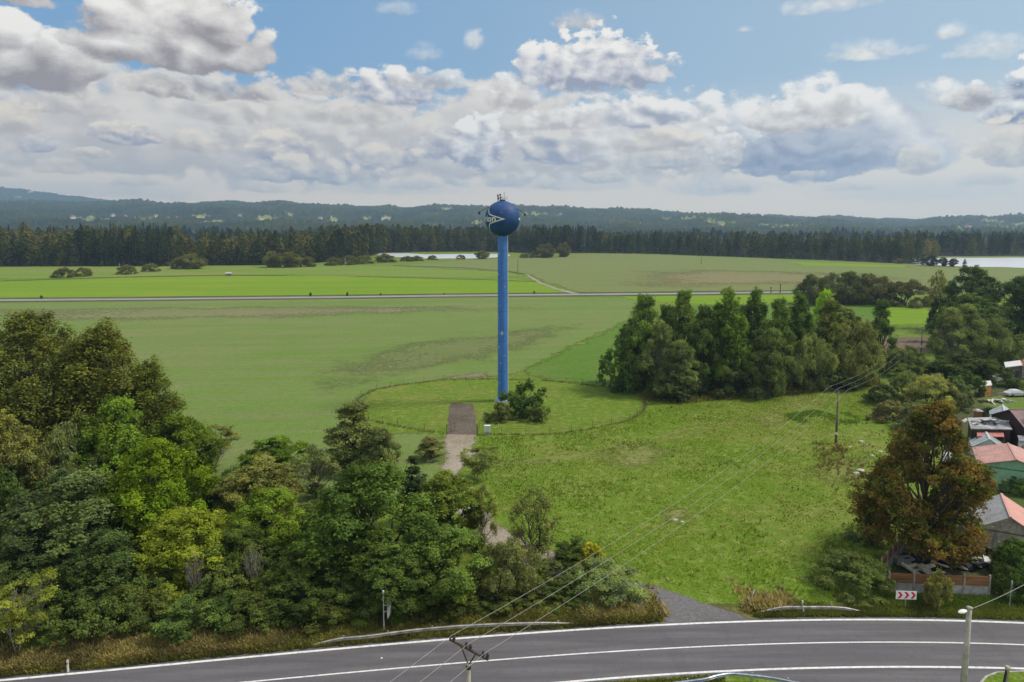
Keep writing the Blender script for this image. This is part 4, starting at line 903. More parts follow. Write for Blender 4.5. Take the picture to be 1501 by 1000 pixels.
def build_hills():
    m, b = newmat('hill_cover')
    f = b.node('ShaderNodeAttribute', attribute_name='field').outputs['Fac']; st = b.node('ShaderNodeAttribute', attribute_name='stand').outputs['Fac']
    p = pos(b); n = b.noise(p, .006, 5, .6); n2 = b.noise(p, .06, 3, .7)
    wood = b.mix(b.rng(st, .35, .65), (.016, .026, .014), (.034, .046, .016)); wood = b.mix(b.rng(n, .52, .66), wood, (.052, .058, .022))
    wood = b.mix(b.m('MULTIPLY', b.rng(n2, .5, .75), .6), wood, (.070, .078, .030))
    r = b.node('ShaderNodeValToRGB'); b.put(r.inputs[0], f); r.color_ramp.interpolation = 'CONSTANT'; el = r.color_ramp.elements
    el[0].position, el[0].color = 0, (.20, .23, .075, 1); el[1].position, el[1].color = .6, (.50, .35, .19, 1)
    k = el.new(.85); k.color = (.30, .27, .12, 1)
    c = b.mix(b.m('GREATER_THAN', f, .1), wood, b.mix(.2, r.outputs[0], b.mix(n2, (.10, .13, .04), (.25, .22, .12))))
    finish(b, bsdf(b, c, 1.0, spec=.05))
    prof = [(-160, 293), (0, 296), (60, 296), (110, 299), (165, 298.5), (205, 297), (250, 300.5), (300, 300), (330, 298), (360, 300), (400, 300), (408, 298), (470, 303), (520, 304), (600, 306.5), (645, 304), (665, 304), (700, 306.5), (735, 304), (760, 305), (785, 304.5), (830, 307.5), (865, 309.5), (920, 308.5), (965, 312), (1000, 315), (1050, 316.5), (1120, 320), (1150, 320), (1180, 322), (1215, 319.5), (1250, 322), (1290, 323.5), (1335, 326), (1370, 322), (1410, 320.5), (1450, 321), (1480, 320), (1501, 321), (1660, 322)]
    G_, T_, O_ = .3, .7, .9
    patches = [(306, 327.5, 30, 2.2, G_), (295, 320, 11, 2.0, T_), (15, 297, 14, 2.5, O_), (140, 326, 26, 2.2, T_), (215, 326, 22, 1.8, O_), (392, 325, 14, 4, T_), (425, 318, 5, 2, O_), (538, 323, 5, 3, T_), (568, 322, 8, 3, O_), (656, 308.5, 13, 1.6, O_), (625, 333, 32, 1.3, G_), (784, 317, 16, 1.3, O_), (822, 318, 4, 1, O_), (905, 329, 24, 2.4, G_), (882, 337, 16, 1.8, T_), (945, 330, 8, 1.2, O_), (1060, 332, 22, 3, T_), (1040, 327, 9, 1.5, O_), (1015, 324, 14, 1.3, O_), (1040, 315.2, 38, 1.0, O_), (975, 323, 7, 2, O_), (1120, 334, 16, 1.6, O_), (1155, 337, 22, 1.8, T_), (1335, 341, 32, 2.6, T_), (1450, 327, 18, 2.0, O_), (1470, 338, 40, 3, O_), (1420, 343, 18, 1.6, T_), (1497, 331, 18, 2.2, O_), (815, 337, 12, 1.2, T_), (700, 330, 10, 1.5, O_), (490, 327, 7, 2, O_)]
    hill, grid = hill_mesh('hills', prof, 1700, 4100, m, 150, 900, 15, patches)
    hill_mesh('far_hill', [(-160, 268), (-60, 271), (0, 275), (40, 279.5), (60, 282), (95, 287), (125, 290.5), (170, 296), (240, 303), (300, 312), (1660, 340)], 4300, 6200, m, 60, 900, 13, [(27, 290.5, 5, 1.4, T_), (45, 282, 5, 1.5, O_)], seed=21)
    # village houses among the trees on the slope
    X, Yg, Z, U, Vv = grid; rng = np.random.default_rng(8)
    wm = plain('village_wall', (.62, .60, .56), .9, var=.1); rmats = [plain('village_roof_red', (.26, .10, .07), .8), plain('village_roof_grey', (.22, .21, .22), .8)]
    body = MB().prism([(-7, -5), (7, -5), (7, 5), (-7, 5)], -2, 6).mesh('village_house_wall')
    rf = MB().add([(-7.4, -5.8, 5.6), (7.4, -5.8, 5.6), (7.4, 0, 10.5), (-7.4, 0, 10.5), (7.4, 5.8, 5.6), (-7.4, 5.8, 5.6)], [(0, 1, 2, 3), (3, 2, 4, 5), (0, 3, 5), (1, 4, 2)]).mesh('village_house_roof')
    body.materials.append(wm)
    for i, (px, py) in enumerate([(108, 327), (122, 326.5), (136, 325), (142, 324.5), (148, 326), (165, 325), (183, 323), (228, 324), (241, 326.5), (247, 327), (262, 325), (218, 327), (28, 290.5), (1122, 334), (1150, 335), (1128, 329), (1052, 331), (940, 333), (1418, 341), (1290, 341), (470, 327), (352, 322)]):
        j = np.argmin((U-px)**2+((Vv-py)*2)**2+(Yg > 4100)*1e6); k = np.unravel_index(j, U.shape)
        o = thing('village_house', 'tiny pale village house among the trees on the far hillside', 'house', (X[k], Yg[k], Z[k]+2), rng.uniform(0, 3.1), 'village houses on the far hills')
        r_ = rf.copy() if i else rf
        r_.materials.clear(); r_.materials.append(rmats[i % 2]); obj('wall', body, None, o); obj('roof', r_, None, o)
build_hills()

# ------------------------------------------------------------------ water tower
GALV = plain('galvanised_steel', (.40, .40, .39), .5, .35, var=.2, scale=2)
RAILM = plain('guardrail_steel', (.36, .345, .31), .55, .25, var=.3, scale=1.5)
CONC = plain('concrete', (.34, .31, .26), .92, var=.3, scale=2.5, bmp=.3)
DARKM = plain('dark_metal', (.025, .025, .03), .5, .2)
WHITEP = plain('white_paint', (.74, .74, .72), .5, var=.08, scale=4)
RUSTM = plain('rusty_steel', (.085, .062, .050), .8, .2, var=.4)
WOODOLD = plain('old_wood', (.12, .095, .07), .9, var=.4, scale=3, stretch=(1, 1, .2))
WOODPOLE = plain('pole_wood', (.20, .16, .115), .9, var=.4, scale=3, stretch=(1, 1, .15))
TX, TY = G(737, 587).x, G(737, 587).y
def build_tower():
    zc = PY(735, 320.5, TY).z; Rb = 3.48; rcol = 1.0; xb = PY(735, 320, TY).x
    TXb = TX
    t = thing('water_tower', 'tall blue water tower with a dark blue ball tank on a slim lighter blue column', 'water tower', (TX, TY, 0))
    zt = zc-Rb*.94
    m, b = newmat('column_paint'); co = objco(b); n = b.noise(b.vmul(co, (1, 1, .15)), 1.2, 5, .6); n2 = b.noise(co, 6, 3, .6)
    z_ = b.sep(co)[2]; seam = b.m('LESS_THAN', b.m('FRACT', b.m('MULTIPLY', z_, 1/6.1)), .02)
    c = b.mix(b.rng(n, .35, .65), (.032, .135, .42), (.045, .175, .50)); c = b.mix(b.m('MULTIPLY', b.rng(n2, .58, .75), .35), c, (.12, .24, .50))
    c = b.mix(b.m('MULTIPLY', seam, .55), c, (.02, .06, .17)); n4 = b.noise(b.vmul(co, (5, 5, .10)), 1.0, 4, .7); c = b.mix(b.m('MULTIPLY', b.rng(n4, .55, .75), .45), c, (.075, .13, .26)); finish(b, bsdf(b, c, .45, 0, None, .4))
    obj('column', MB().lathe([(rcol*1.04, 0), (rcol*1.02, .6), (rcol, 1.5), (rcol*.98, zt*.5), (rcol*.96, zt+.3)], 40).mesh('column', smooth=True), m, t)
    obj('base_flange', MB().lathe([(1.0, .02), (1.42, .02), (1.42, .22), (1.3, .34), (1.02, .36)], 40).mesh('flange'), plain('flange_paint', (.18, .36, .60), .5, var=.2), t)
    obj('foundation', MB().lathe([(.9, .10), (1.75, .10), (1.8, .0)], 32).mesh('foundation'), CONC, t)
    m2, b = newmat('tank_paint'); co = objco(b); n = b.noise(co, .7, 5, .6); n2 = b.noise(b.vmul(co, (1, 1, .3)), 3, 3, .6)
    c = b.mix(b.rng(n, .35, .65), (.010, .046, .155), (.015, .062, .195)); c = b.mix(b.m('MULTIPLY', b.rng(n2, .54, .75), .4), c, (.045, .11, .24)); finish(b, bsdf(b, c, .62, 0, None, .3))
    prof = [(rcol*.97, zt-.15)]
    for k in range(0, 33):
        th = R(-73)+k*(R(90)-R(-73))/32; prof.append((max(.01, Rb*math.cos(th)), zc+Rb*math.sin(th)))
    tank = obj('tank', MB().lathe(prof, 56).mesh('tank', smooth=True), m2, t)
    # lettering and star outlines lie on the shell
    def sph(lon, lat, r): return Vector((r*math.cos(lat)*math.sin(lon), -r*math.cos(lat)*math.cos(lon), zc+r*math.sin(lat)))
    def star(lon0):
        k = MB(); Rr = Rb+.03; A = R(96); Bv = R(64)
        cor = []
        for q in range(4):
            s1, s2 = ((1, 1), (-1, 1), (-1, -1), (1, -1))[q]
            tips = ((A*s1, 0), (0, Bv*s2)) if q in (0, 2) else ((0, Bv*s2), (A*s1, 0))
            cor += [tips[0], (R(40)*s1, R(16.5)*s2)]
        pts = []
        for i in range(len(cor)):
            a, c = cor[i], cor[(i+1) % len(cor)]
            pts += [(a[0]+(c[0]-a[0])*k_/14, a[1]+(c[1]-a[1])*k_/14) for k_ in range(14)]
        w = R(1.7); n = len(pts); vs = []; fs = []
        for i in range(n):
            a, c = pts[i-1], pts[(i+1) % n]; d = (c[0]-a[0], c[1]-a[1]); L = math.hypot(*d) or 1; nx, ny = -d[1]/L, d[0]/L
            for s_ in (0, 1): vs.append(sph(lon0+pts[i][0]+nx*w*2*s_, pts[i][1]-.03+ny*w*2*s_, Rr))
        for i in range(n): fs.append((2*i, 2*i+1, 2*((i+1) % n)+1, 2*((i+1) % n)))
        k.add(vs, fs); return k.mesh('star_outline')
    cu = bpy.data.curves.new('lettering', 'FONT'); cu.body = 'Orion'; cu.size = 1.75; cu.align_x = 'CENTER'; cu.offset = .045; cu.resolution_u = 4
    to = bpy.data.objects.new('tmp', cu); COL.objects.link(to); dg = bpy.context.evaluated_depsgraph_get()
    src = bpy.data.meshes.new_from_object(to.evaluated_get(dg)); bpy.data.objects.remove(to); bpy.data.curves.remove(cu)
    def text(lon0):
        bm = bmesh.new(); bm.from_mesh(src)
        xs = [v.co.x for v in bm.verts]; x0, x1 = min(xs), max(xs)
        for i in range(1, 40):
            bmesh.ops.bisect_plane(bm, geom=bm.verts[:]+bm.edges[:]+bm.faces[:], plane_co=(x0+(x1-x0)*i/40, 0, 0), plane_no=(1, 0, 0))
        for v in bm.verts:
            f = (v.co.x-x0)/(x1-x0); v.co = sph(lon0+R(-41)+f*R(82), (v.co.y-.60)/Rb, Rb+.035)
        me = bpy.data.meshes.new('lettering'); bm.to_mesh(me); bm.free(); return me
    LP = plain('logo_paint', (.66, .66, .63), .5, var=.12, scale=6)
    for l0 in (R(-86), R(158)):
        obj('star_outline', star(l0), LP, t); obj('lettering', text(l0+R(24)), LP, t)
    # small painted stars
    def cross(k, lon, z, r, s):
        e = [Vector((r*math.sin(lon+dx/r), -r*math.cos(lon+dx/r), z+dz)) for dx, dz in ((0, s), (s*.25, s*.25), (s, 0), (s*.25, -s*.25), (0, -s), (-s*.25, -s*.25), (-s, 0), (-s*.25, s*.25))]
        k.add(e, [tuple(range(7, -1, -1))])
    k = MB()
    for px, py, s in [(736, 487.5, .62), (731.5, 372, .34), (731, 402, .3), (731.5, 465, .26), (732, 508, .34), (734, 531, .30), (739, 520, .2), (733, 560, .22), (740, 420, .2), (734, 448, .16)]:
        P = PY(px, py, TY); cross(k, max(-1.3, min(1.3, math.asin(max(-.95, min(.95, (P.x-TX)/rcol))))), P.z, rcol+.06, s)
    obj('painted_star', k.mesh('painted_star'), plain('star_paint', (.42, .46, .55), .6), t)
    k = MB()
    for lon, lat, s in [(-.05, .33, .34), (-.22, .9, .28), (.5, -.45, .22), (.25, .6, .2)]:
        e = [sph(lon+dx/Rb/math.cos(lat), lat+dz/Rb, Rb+.03) for dx, dz in ((0, s), (s*.25, s*.25), (s, 0), (s*.25, -s*.25), (0, -s), (-s*.25, -s*.25), (-s, 0), (-s*.25, s*.25))]; k.add(e, [tuple(range(8))])
    obj('painted_star', k.mesh('tank_star'), plain('tank_star_paint', (.10, .15, .27), .6), t)
    obj('edge_pipe', MB().tube([(rcol*1.02, -.35, .4), (rcol*1.0, -.35, zt)], .085, 8).mesh('pale_pipe'), plain('pipe_paint', (.55, .62, .72), .4), t)  # thin pale pipe drawing the bright line along the column's right edge
    top = zc+Rb
    obj('hatch', MB().lathe([(.55, top-.12), (.55, top+.18), (.5, top+.25), (.02, top+.27)], 20).mesh('hatch'), m2, t)
    r = MB()
    for i in range(8):
        a = i*PI/4; r.tube([(.95*math.cos(a), .95*math.sin(a), top-.16), (.95*math.cos(a), .95*math.sin(a), top+.75)], .025, 6)
    for zz in (.4, .75):
        r.tube([(.95*math.cos(i*PI/8), .95*math.sin(i*PI/8), top+zz) for i in range(17)], .022, 6, cap=False)
    obj('railing', r.mesh('railing'), GALV, t)
    an = obj('antenna', MB().tube([(.35, -.2, top), (.35, -.2, top+1.75)], .045, 6).tube([(.2, -.2, top+1.5), (.5, -.2, top+1.5)], .025, 6).mesh('antenna'), GALV, t)
    for dx, dz in ((-.85, .45), (-.35, .62), (-.9, 1.0), (-.45, 1.15)):
        dr = MB().tube([(dx, -.45, top+dz-.2), (dx, -.45, top+dz+.2)], .15, 12); dr.tube([(dx, -.45, top-.1), (dx, -.45, top+dz)], .04, 6)
        obj('antenna', dr.mesh('dish'), DARKM, t)
    for s, dx in ((-1, 0), (1, 0)):
        p0 = Vector((s*2.75, -1.2, zc+2.15)); p1 = Vector((s*3.7, -1.4, zc+1.75)); p2 = Vector((s*4.45, -1.5, zc+1.25)); 
        if s > 0: p0, p1, p2 = Vector((2.9, -1., zc+1.9)), Vector((3.6, -1.2, zc+1.5)), Vector((4.3, -1.3, zc+.95))
        am = obj('lamp_arm', MB().tube([p0-Vector((s*.3, 0, .15)), p0, p1, p2], .05, 6).mesh('arm'), DARKM, t)
        obj('lamp', MB().tube([p2+Vector((0, 0, .15)), p2+Vector((s*.05, 0, -.1)), p2+Vector((s*.1, 0, -.35)), p2+Vector((s*.1, 0, -.42))], [.08, .2, .24, .12], 10).mesh('lamp'), DARKM, am)
    ub = MB().box((-2.6, -1.5, zc+2.35), (.3, .3, .25)); obj('antenna', ub.mesh('box'), GALV, t)
build_tower()

# ------------------------------------------------------------------ ring fence, gate, cabinet
RING = [(700, 637.5), (806, 637.5), (868, 629), (923, 617), (944, 603), (946, 592), (941, 583), (910, 573), (878, 566.5), (806, 558.5), (714, 556), (650, 557.5), (592, 564), (552, 571), (530, 581), (521, 592), (522, 606), (540, 616), (583, 625), (622, 632), (655, 636)]
def build_ring():
    P = [G(*p) for p in RING]
    t = thing('wire_fence', 'low dark wire fence on thin posts ringing the water tower plot', 'fence', P[0])
    w = MB(); o = Vector(P[0]); posts = []
    for i in range(len(P)-1):
        n = max(1, round((P[i+1]-P[i]).length/4.2))
        for k in range(n): posts.append(P[i]+(P[i+1]-P[i])*(k/n))
    posts.append(P[-1])
    for i, p in enumerate(posts):
        obj('post', MB().tube([p-o, p-o+Vector((0, 0, 1.35))], .035, 5).mesh('post'), RUSTM, t)
        if i:
            for z in (.3, .7, 1.1): w.tube([posts[i-1]-o+Vector((0, 0, z)), p-o+Vector((0, 0, z))], .011, 4, cap=False)
            a, c = posts[i-1]-o, p-o
            for q in range(10):
                s = a+(c-a)*(q/10); w.tube([s+Vector((0, 0, .05)), s+Vector((0, 0, 1.15))], .007, 3, cap=False)
    obj('wire', w.mesh('wire'), RUSTM, t)
    # weeds under the fence
    rng = np.random.default_rng(4); C = []
    for i in range(len(posts)-1):
        a, c = posts[i], posts[i+1]; n = int((c-a).length*6)
        f = rng.random(n); q = np.array(a)[None]+(np.array(c)-np.array(a))[None]*f[:, None]; q[:, :2] += rng.normal(0, .22, (n, 2)); C.append(q)
    tufts('fence_weeds', np.concatenate(C), .26, .30, 3, (.125, .130, .052), rng)
    # gate: two posts with an open leaf, and the cabinet with its pole
    g0, g1 = G(655, 637), G(699, 637.5)
    t = thing('metal_gate', 'open two leaf tube gate where the track enters the tower plot', 'gate', g0)
    for q in (g0, g1): obj('post', MB().tube([q-g0, q-g0+Vector((0, 0, 1.9))], .06, 8).mesh('gate_post'), RUSTM, t)
    for q, dx in ((g0, 1.2), (g1, .3)):
        l = MB(); a = q-g0; e = a+Vector((dx, 2.2, 0))
        for z in (.25, .85, 1.45): l.tube([a+Vector((0, 0, z)), e+Vector((0, 0, z))], .028, 6)
        for f in (0, .5, 1): l.tube([a+(e-a)*f+Vector((0, 0, .25)), a+(e-a)*f+Vector((0, 0, 1.45))], .025, 6)
        obj('gate_leaf', l.mesh('gate_leaf'), RUSTM, t)
    c0 = G(714.5, 638)
    t = thing('electric_cabinet', 'white electric cabinet standing by the tower plot entrance', 'cabinet', c0)
    obj('plinth', MB().box((0, 0, .25), (.72, .4, .5)).mesh('plinth', .01), CONC, t)
    bd = obj('housing', MB().box((0, 0, 1.1), (.95, .42, 1.1)).box((0, 0, 1.69), (1.05, .52, .07)).mesh('housing', .01), WHITEP, t)
    obj('door', MB().box((0, -.222, 1.1), (.82, .02, .95)).mesh('door', .005), plain('cabinet_door', (.62, .63, .62), .5), t)
    obj('handle', MB().box((.3, -.245, 1.1), (.03, .03, .16)).mesh('handle'), DARKM, t)
def tufts(name, P, wdt, hgt, blades, col, rng, tint=None, lean=.5, label=None):
    """grass as bent blades"""
    n = len(P); P = np.repeat(P, blades, 0); N = len(P); a = rng.uniform(0, 2*PI, N); s = rng.uniform(.55, 1.35, N)
    d = np.stack([np.cos(a), np.sin(a), np.zeros(N)], 1); side = np.stack([-np.sin(a), np.cos(a), np.zeros(N)], 1)
    P = P+d*rng.uniform(0, wdt*.6, N)[:, None]; h = hgt*s; w = (wdt*.22*rng.uniform(.6, 1.3, N))[:, None]
    mid = P+d*(lean*.35*h)[:, None]+np.array([0, 0, 1])*(h*.6)[:, None]; tip = P+d*(lean*h)[:, None]+np.array([0, 0, 1])*(h*.95)[:, None]
    V = np.stack([P-side*w, P+side*w, mid+side*w*.7, tip, mid-side*w*.7], 1).reshape(-1, 3); F = np.arange(5*N).reshape(N, 5)
    ti = np.repeat(np.repeat(np.zeros(n) if tint is None else tint, blades)+rng.normal(0, .16, N), 5)
    o = struct(name, qmesh(name, V, F, {'tint': ti}), GRASSM, 'stuff'); o.color = (*(k*1.75 for k in col), 1); return o
build_ring()

def inpoly(x, y, poly):
    c = np.zeros(len(x), bool); j = len(poly)-1
    for i in range(len(poly)):
        xi, yi = poly[i]; xj, yj = poly[j]
        with np.errstate(divide='ignore', invalid='ignore'):
            c ^= ((yi > y) != (yj > y)) & (x < (xj-xi)*(y-yi)/(yj-yi)+xi)
        j = i
    return c
def build_grass():
    rng = np.random.default_rng(9)
    def scatter(poly, n, dens=None):
        Q = [G(*p).to_2d() for p in poly]; xs = [q.x for q in Q]; ys = [q.y for q in Q]
        X = rng.uniform(min(xs), max(xs), n); Y = rng.uniform(min(ys), max(ys), n); k = inpoly(X, Y, Q)
        if dens is not None: k &= rng.random(n) < dens(X, Y)
        return np.stack([X[k], Y[k], np.zeros(k.sum())], 1)
    md = [(702, 642), (870, 632), (950, 600), (1020, 588), (1200, 574), (1290, 562), (1290, 620), (1296, 720), (1250, 770), (1236, 885), (1112, 893), (1040, 872), (935, 842), (850, 800), (748, 770), (708, 720)]
    P = scatter(md, 90000, lambda x, y: np.clip(.15+1.5*(vnoise(x/4.5, y/4.5, 31)*.6+vnoise(x/1.6, y/1.6, 32)*.5-.35), .03, 1))
    tn = (vnoise(P[:, 0]/9, P[:, 1]/9, 33)-.5)*.7
    tufts('meadow_grass', P, .20, .17, 3, (.105, .160, .017), rng, tn)
    P = scatter(md, 14000, lambda x, y: np.clip((vnoise(x/7, y/7, 35)-.60)*4, 0, 1))
    tufts('dry_meadow_grass', P, .22, .20, 3, (.21, .185, .075), rng)
    P = scatter(md, 6000, lambda x, y: np.clip((vnoise(x/3.2, y/3.2, 37)-.68)*5, 0, 1))
    tufts('meadow_weeds', P, .34, .34, 4, (.088, .145, .021), rng)
    # nettle patch by the middle pole, rough ground right of it
    P = scatter([(1150, 608), (1190, 602), (1250, 606), (1285, 612), (1270, 622), (1200, 624), (1160, 618)], 1700, lambda x, y: np.clip((vnoise(x/2.2, y/2.2, 40)-.42)*3, 0, 1))
    tufts('nettles', P, .5, .30, 3, (.078, .132, .022), rng)
    P = scatter([(1190, 650), (1296, 630), (1300, 720), (1260, 740), (1200, 700)], 1500, lambda x, y: np.clip((vnoise(x/3, y/3, 41)-.4)*3, 0, 1))
    tufts('rough_grass', P, .4, .45, 4, (.115, .105, .042), rng)
    P = scatter([(1196, 740), (1262, 720), (1300, 780), (1300, 900), (1225, 900)], 3200, lambda x, y: np.clip((vnoise(x/2.5, y/2.5, 43)-.48)*3, 0, 1))
    tufts('rough_grass', P, .4, .34, 4, (.098, .118, .034), rng)
    P = scatter([(1305, 872), (1450, 876), (1520, 880), (1520, 906), (1330, 903), (1270, 903)], 5000)
    tufts('verge_grass', P, .3, .24, 4, (.058, .098, .018), rng)
    # dry verge along the highway, left and right of the side road
    def strip(x0, x1, lo, hi, n):
        X = rng.uniform(x0, x1, n); wv = vnoise(X/1.7, X*0, 60)*.9+.35; X = X[rng.random(n) < np.clip(np.minimum(X-x0, x1-X)/1.2, .1, 1)]; n = len(X); hi = lo+(hi-lo)*(vnoise(X/1.7, X*0, 60)*.9+.35); return np.stack([X, y_far(X)+lo+(hi-lo)*rng.beta(1.15, 2.4, n)*1.25, np.zeros(n)], 1)
    P = strip(-50, -19, .9, 5.0, 6500); tufts('dry_grass', P, .30, .46, 4, (.165, .145, .066), rng, (vnoise(P[:, 0]/2.2, P[:, 1]/2.2, 51)-.5)*.9)
    P = strip(-50, 14, .45, 4.2, 12500); tufts('verge_grass', P, .28, .36, 4, (.105, .108, .034), rng, (vnoise(P[:, 0]/2, P[:, 1]/2, 52)-.5)*.8)
    P = strip(6, 14.6, 1.0, 6.0, 600); tufts('dry_grass', P, 0.36, .42, 4, (.185, .160, .082), rng, (vnoise(P[:, 0]/1.2, P[:, 1]/1.2, 54)-.5)*.9)
    P = strip(21.5, 27.5, 1.2, 6.0, 420); tufts('dry_grass', P, 0.36, .44, 4, (.195, .168, .090), rng, (vnoise(P[:, 0]/1.2, P[:, 1]/1.2, 55)-.5)*.9)
    P = strip(22, 48, .55, 3.2, 5200); tufts('verge_grass', P, .28, .30, 4, (.085, .105, .026), rng, (vnoise(P[:, 0]/2, P[:, 1]/2, 53)-.5)*.8)
    X = rng.uniform(2, 16.8, 2600); P = np.stack([X, y_near(X)-.6-rng.random(2600)*2.4, np.zeros(2600)], 1); tufts('verge_grass', P, .26, .22, 4, (.095, .115, .028), rng)
    X = rng.uniform(39, 47, 1800); Y = rng.uniform(47.2, 50.6, 1800); k = Y < 50.4-np.maximum(0, 41-X)*1.2
    tufts('corner_grass', np.stack([X[k], Y[k], np.full(k.sum(), .07)], 1), .22, .14, 3, (.085, .125, .025), rng)
    # weeds along the foot of the birch row and between the far-road stones
    P = scatter([(940, 588), (1000, 592), (1140, 582), (1290, 566), (1290, 556), (1100, 572), (960, 578)], 5200)
    tufts('rough_grass', P, .5, .55, 4, (.095, .095, .036), rng)
build_grass()

# ------------------------------------------------------------------ power line
def insulator(parent, p, up=True):
    pr = [(.02, 0), (.035, .05), (.10, .08), (.11, .13), (.06, .16), (.10, .19), (.10, .24), (.05, .30), (.03, .34)]
    obj('insulator', MB().lathe(pr, 10, p).mesh('insulator', smooth=True), plain('brown_porcelain', (.055, .035, .032), .25), parent)
LINE = []
def build_powerline():
    d1 = Vector((-2.7, 39.6, 0)); d2 = G(1225, 650); b3 = G(1350, 517); z2 = PY(1226, 572, d2.y).z; z3 = PY(1350, 484, b3.y).z
    dirs = [(d2-d1).normalized(), (b3-d1).normalized(), (b3-d2).normalized()]
    specs = [(d1, 9.75, dirs[0], 'near concrete power pole beside the road with a steel cross arm on a V brace', True), (d2, z2, dirs[1], 'middle power pole standing in the green meadow', False), (b3, z3, dirs[2], 'far power pole beside the ploughed plot', False)]
    att = []
    for p, z, d, lab, vee in specs:
        t = thing('power_pole', lab, 'power pole', p, 0, 'power poles across the meadow')
        pt = z-.95 if vee else z-.1
        m_ = MB().tube([(0, 0, 0), (0, 0, pt*.5), (0, 0, pt)], [.19, .16, .125], 12); obj('pole', m_.mesh('pole', smooth=True), CONC if vee else WOODPOLE, t)
        ax = Vector((d.y, -d.x, 0)); hl = 1.62 if vee else 1.68
        arm = obj('cross_arm', MB().beam(ax*-hl+Vector((0, 0, z)), ax*hl+Vector((0, 0, z)), .13, .11).mesh('arm', .01), RUSTM, t)
        br = MB()
        if vee:
            for s in (-1, 1): br.beam((0, 0, pt-.1), ax*s*.62+Vector((0, 0, z-.04)), .07)
            br.lathe([(.15, pt-.35), (.16, pt-.3), (.16, pt-.12), (.15, pt-.08)], 12)
        else:
            for s in (-1, 1): br.beam(Vector((0, 0, pt-.75)), ax*s*.75+Vector((0, 0, z-.05)), .05)
        obj('brace', br.mesh('brace'), RUSTM, t)
        a3 = []
        for s in (-1, 0, 1):
            c = ax*s*(hl-.22)+Vector((0, 0, z+.055))
            for q in (-1, 1):
                insulator(t, c+ax*q*.17 if True else c)
            a3.append(p+c+Vector((0, 0, .30)))
        att.append(a3)
        if not vee:
            obj('marker_band', MB().lathe([(.185, 1.5), (.187, 1.5), (.185, 1.95)], 12).mesh('band'), plain('band_paint', (.6, .6, .58), .6), t)
    # wires: from the line's start behind the camera's left, over the three poles and on
    back = [a - Vector((56.6, 70, 0))*.75 + Vector((0, 0, -.5)) for a in att[0]]
    nxt = [a + dirs[2]*80 for a in att[2]]
    WM = plain('aluminium_wire', (.34, .33, .31), .5, .1, var=.1)
    for k, lab in enumerate(('upper left cable of the three power cables crossing the meadow', 'middle cable of the three power cables crossing the meadow', 'lower right cable of the three power cables crossing the meadow')):
        chain = [back[k]]+[att[i][k] for i in range(3)]+[nxt[k]]; pts = []
        for i in range(len(chain)-1):
            a, c = chain[i], chain[i+1]; L = (c-a).length; sag = .00022*L*L
            for q in range(20): f = q/20; pts.append(a.lerp(c, f)-Vector((0, 0, 4*sag*f*(1-f))))
        pts.append(chain[-1])
        tag(obj('power_cable', MB().tube(pts, 0.0125, 5, cap=False).mesh('power_cable'), WM), lab, 'cable', 'power cables')
    # jumper loops with turnbuckles at the near pole
    o = att[0]
build_powerline()

# ------------------------------------------------------------------ road furniture
def guardrail(label, path, spacing=3.6, mat=RAILM, group=None):
    P = [G(px, py, z) for px, py, z in path]
    # smooth the path
    Q = []
    for i in range(len(P)-1):
        p0, p1, p2, p3 = P[max(i-1, 0)], P[i], P[i+1], P[min(i+2, len(P)-1)]
        for k in range(10):
            t = k/10; Q.append(.5*((2*p1)+(p2-p0)*t+(2*p0-5*p1+4*p2-p3)*t*t+(3*p1-p0-3*p2+p3)*t**3))
    Q.append(P[-1]); o = Vector((Q[0].x, Q[0].y, 0))
    t = thing('guardrail', label, 'guardrail', o, 0, group)
    prof = [(0, .0), (.0, -.03), (.075, -.075), (.075, -.125), (.0, -.165), (.075, -.205), (.075, -.255), (0, -.30), (0, -.33)]
    V = []; F = []; m = len(prof)*2
    for i, q in enumerate(Q):
        d = (Q[min(i+1, len(Q)-1)]-Q[max(i-1, 0)]); d.z = 0; d.normalize(); nv = Vector((d.y, -d.x, 0))
        for off in (0, -.012):
            for (a, z) in prof: V.append(q-o+nv*(a+off)+Vector((0, 0, max(z, -q.z+.0))))
        if i:
            b0, b1 = (i-1)*m, i*m; L = len(prof)
            for j in range(L-1):
                F.append((b0+j, b1+j, b1+j+1, b0+j+1)); F.append((b0+L+j+1, b1+L+j+1, b1+L+j, b0+L+j))
            F.append((b0, b0+L, b1+L, b1)); F.append((b0+L-1, b1+L-1, b1+2*L-1, b0+2*L-1))
    me = bpy.data.meshes.new('rail'); me.from_pydata(V, [], F); me.update(); obj('rail', me, mat, t)
    acc = 0; last = Q[0]
    for q in Q:
        acc += (q-last).length; last = q
        if acc >= spacing and q.z > .3:
            acc = 0; d = Q[min(Q.index(q)+1, len(Q)-1)]-q; d.z = 0
            nv = Vector((d.y, -d.x, 0)).normalized() if d.length else Vector((0, -1, 0)); b_ = q-o-nv*.12
            obj('post', MB().box((b_.x, b_.y, (q.z+.04)/2), (.1, .12, q.z+.04), math.atan2(d.y, d.x)).mesh('rail_post'), mat, t)
    return t
guardrail('long pale guardrail bending along the left of the far lane below the thicket', [(440, 949, .02), (470, 941, .35), (500, 934.3, .68), (540, 930.6, .75), (600, 922.7, .75), (655, 917.5, .75), (700, 914.6, .75), (740, 912.8, .75), (790, 911.6, .62), (830, 912.2, .35), (868, 913.5, .05)])
guardrail('short guardrail with both ends sloping to the ground, right of the side road', [(1104, 899, .03), (1124, 893.5, .4), (1146, 888.8, .74), (1180, 888.3, .75), (1220, 888.4, .75), (1240, 890, .68), (1258, 893.8, .35), (1276, 898, .03)])
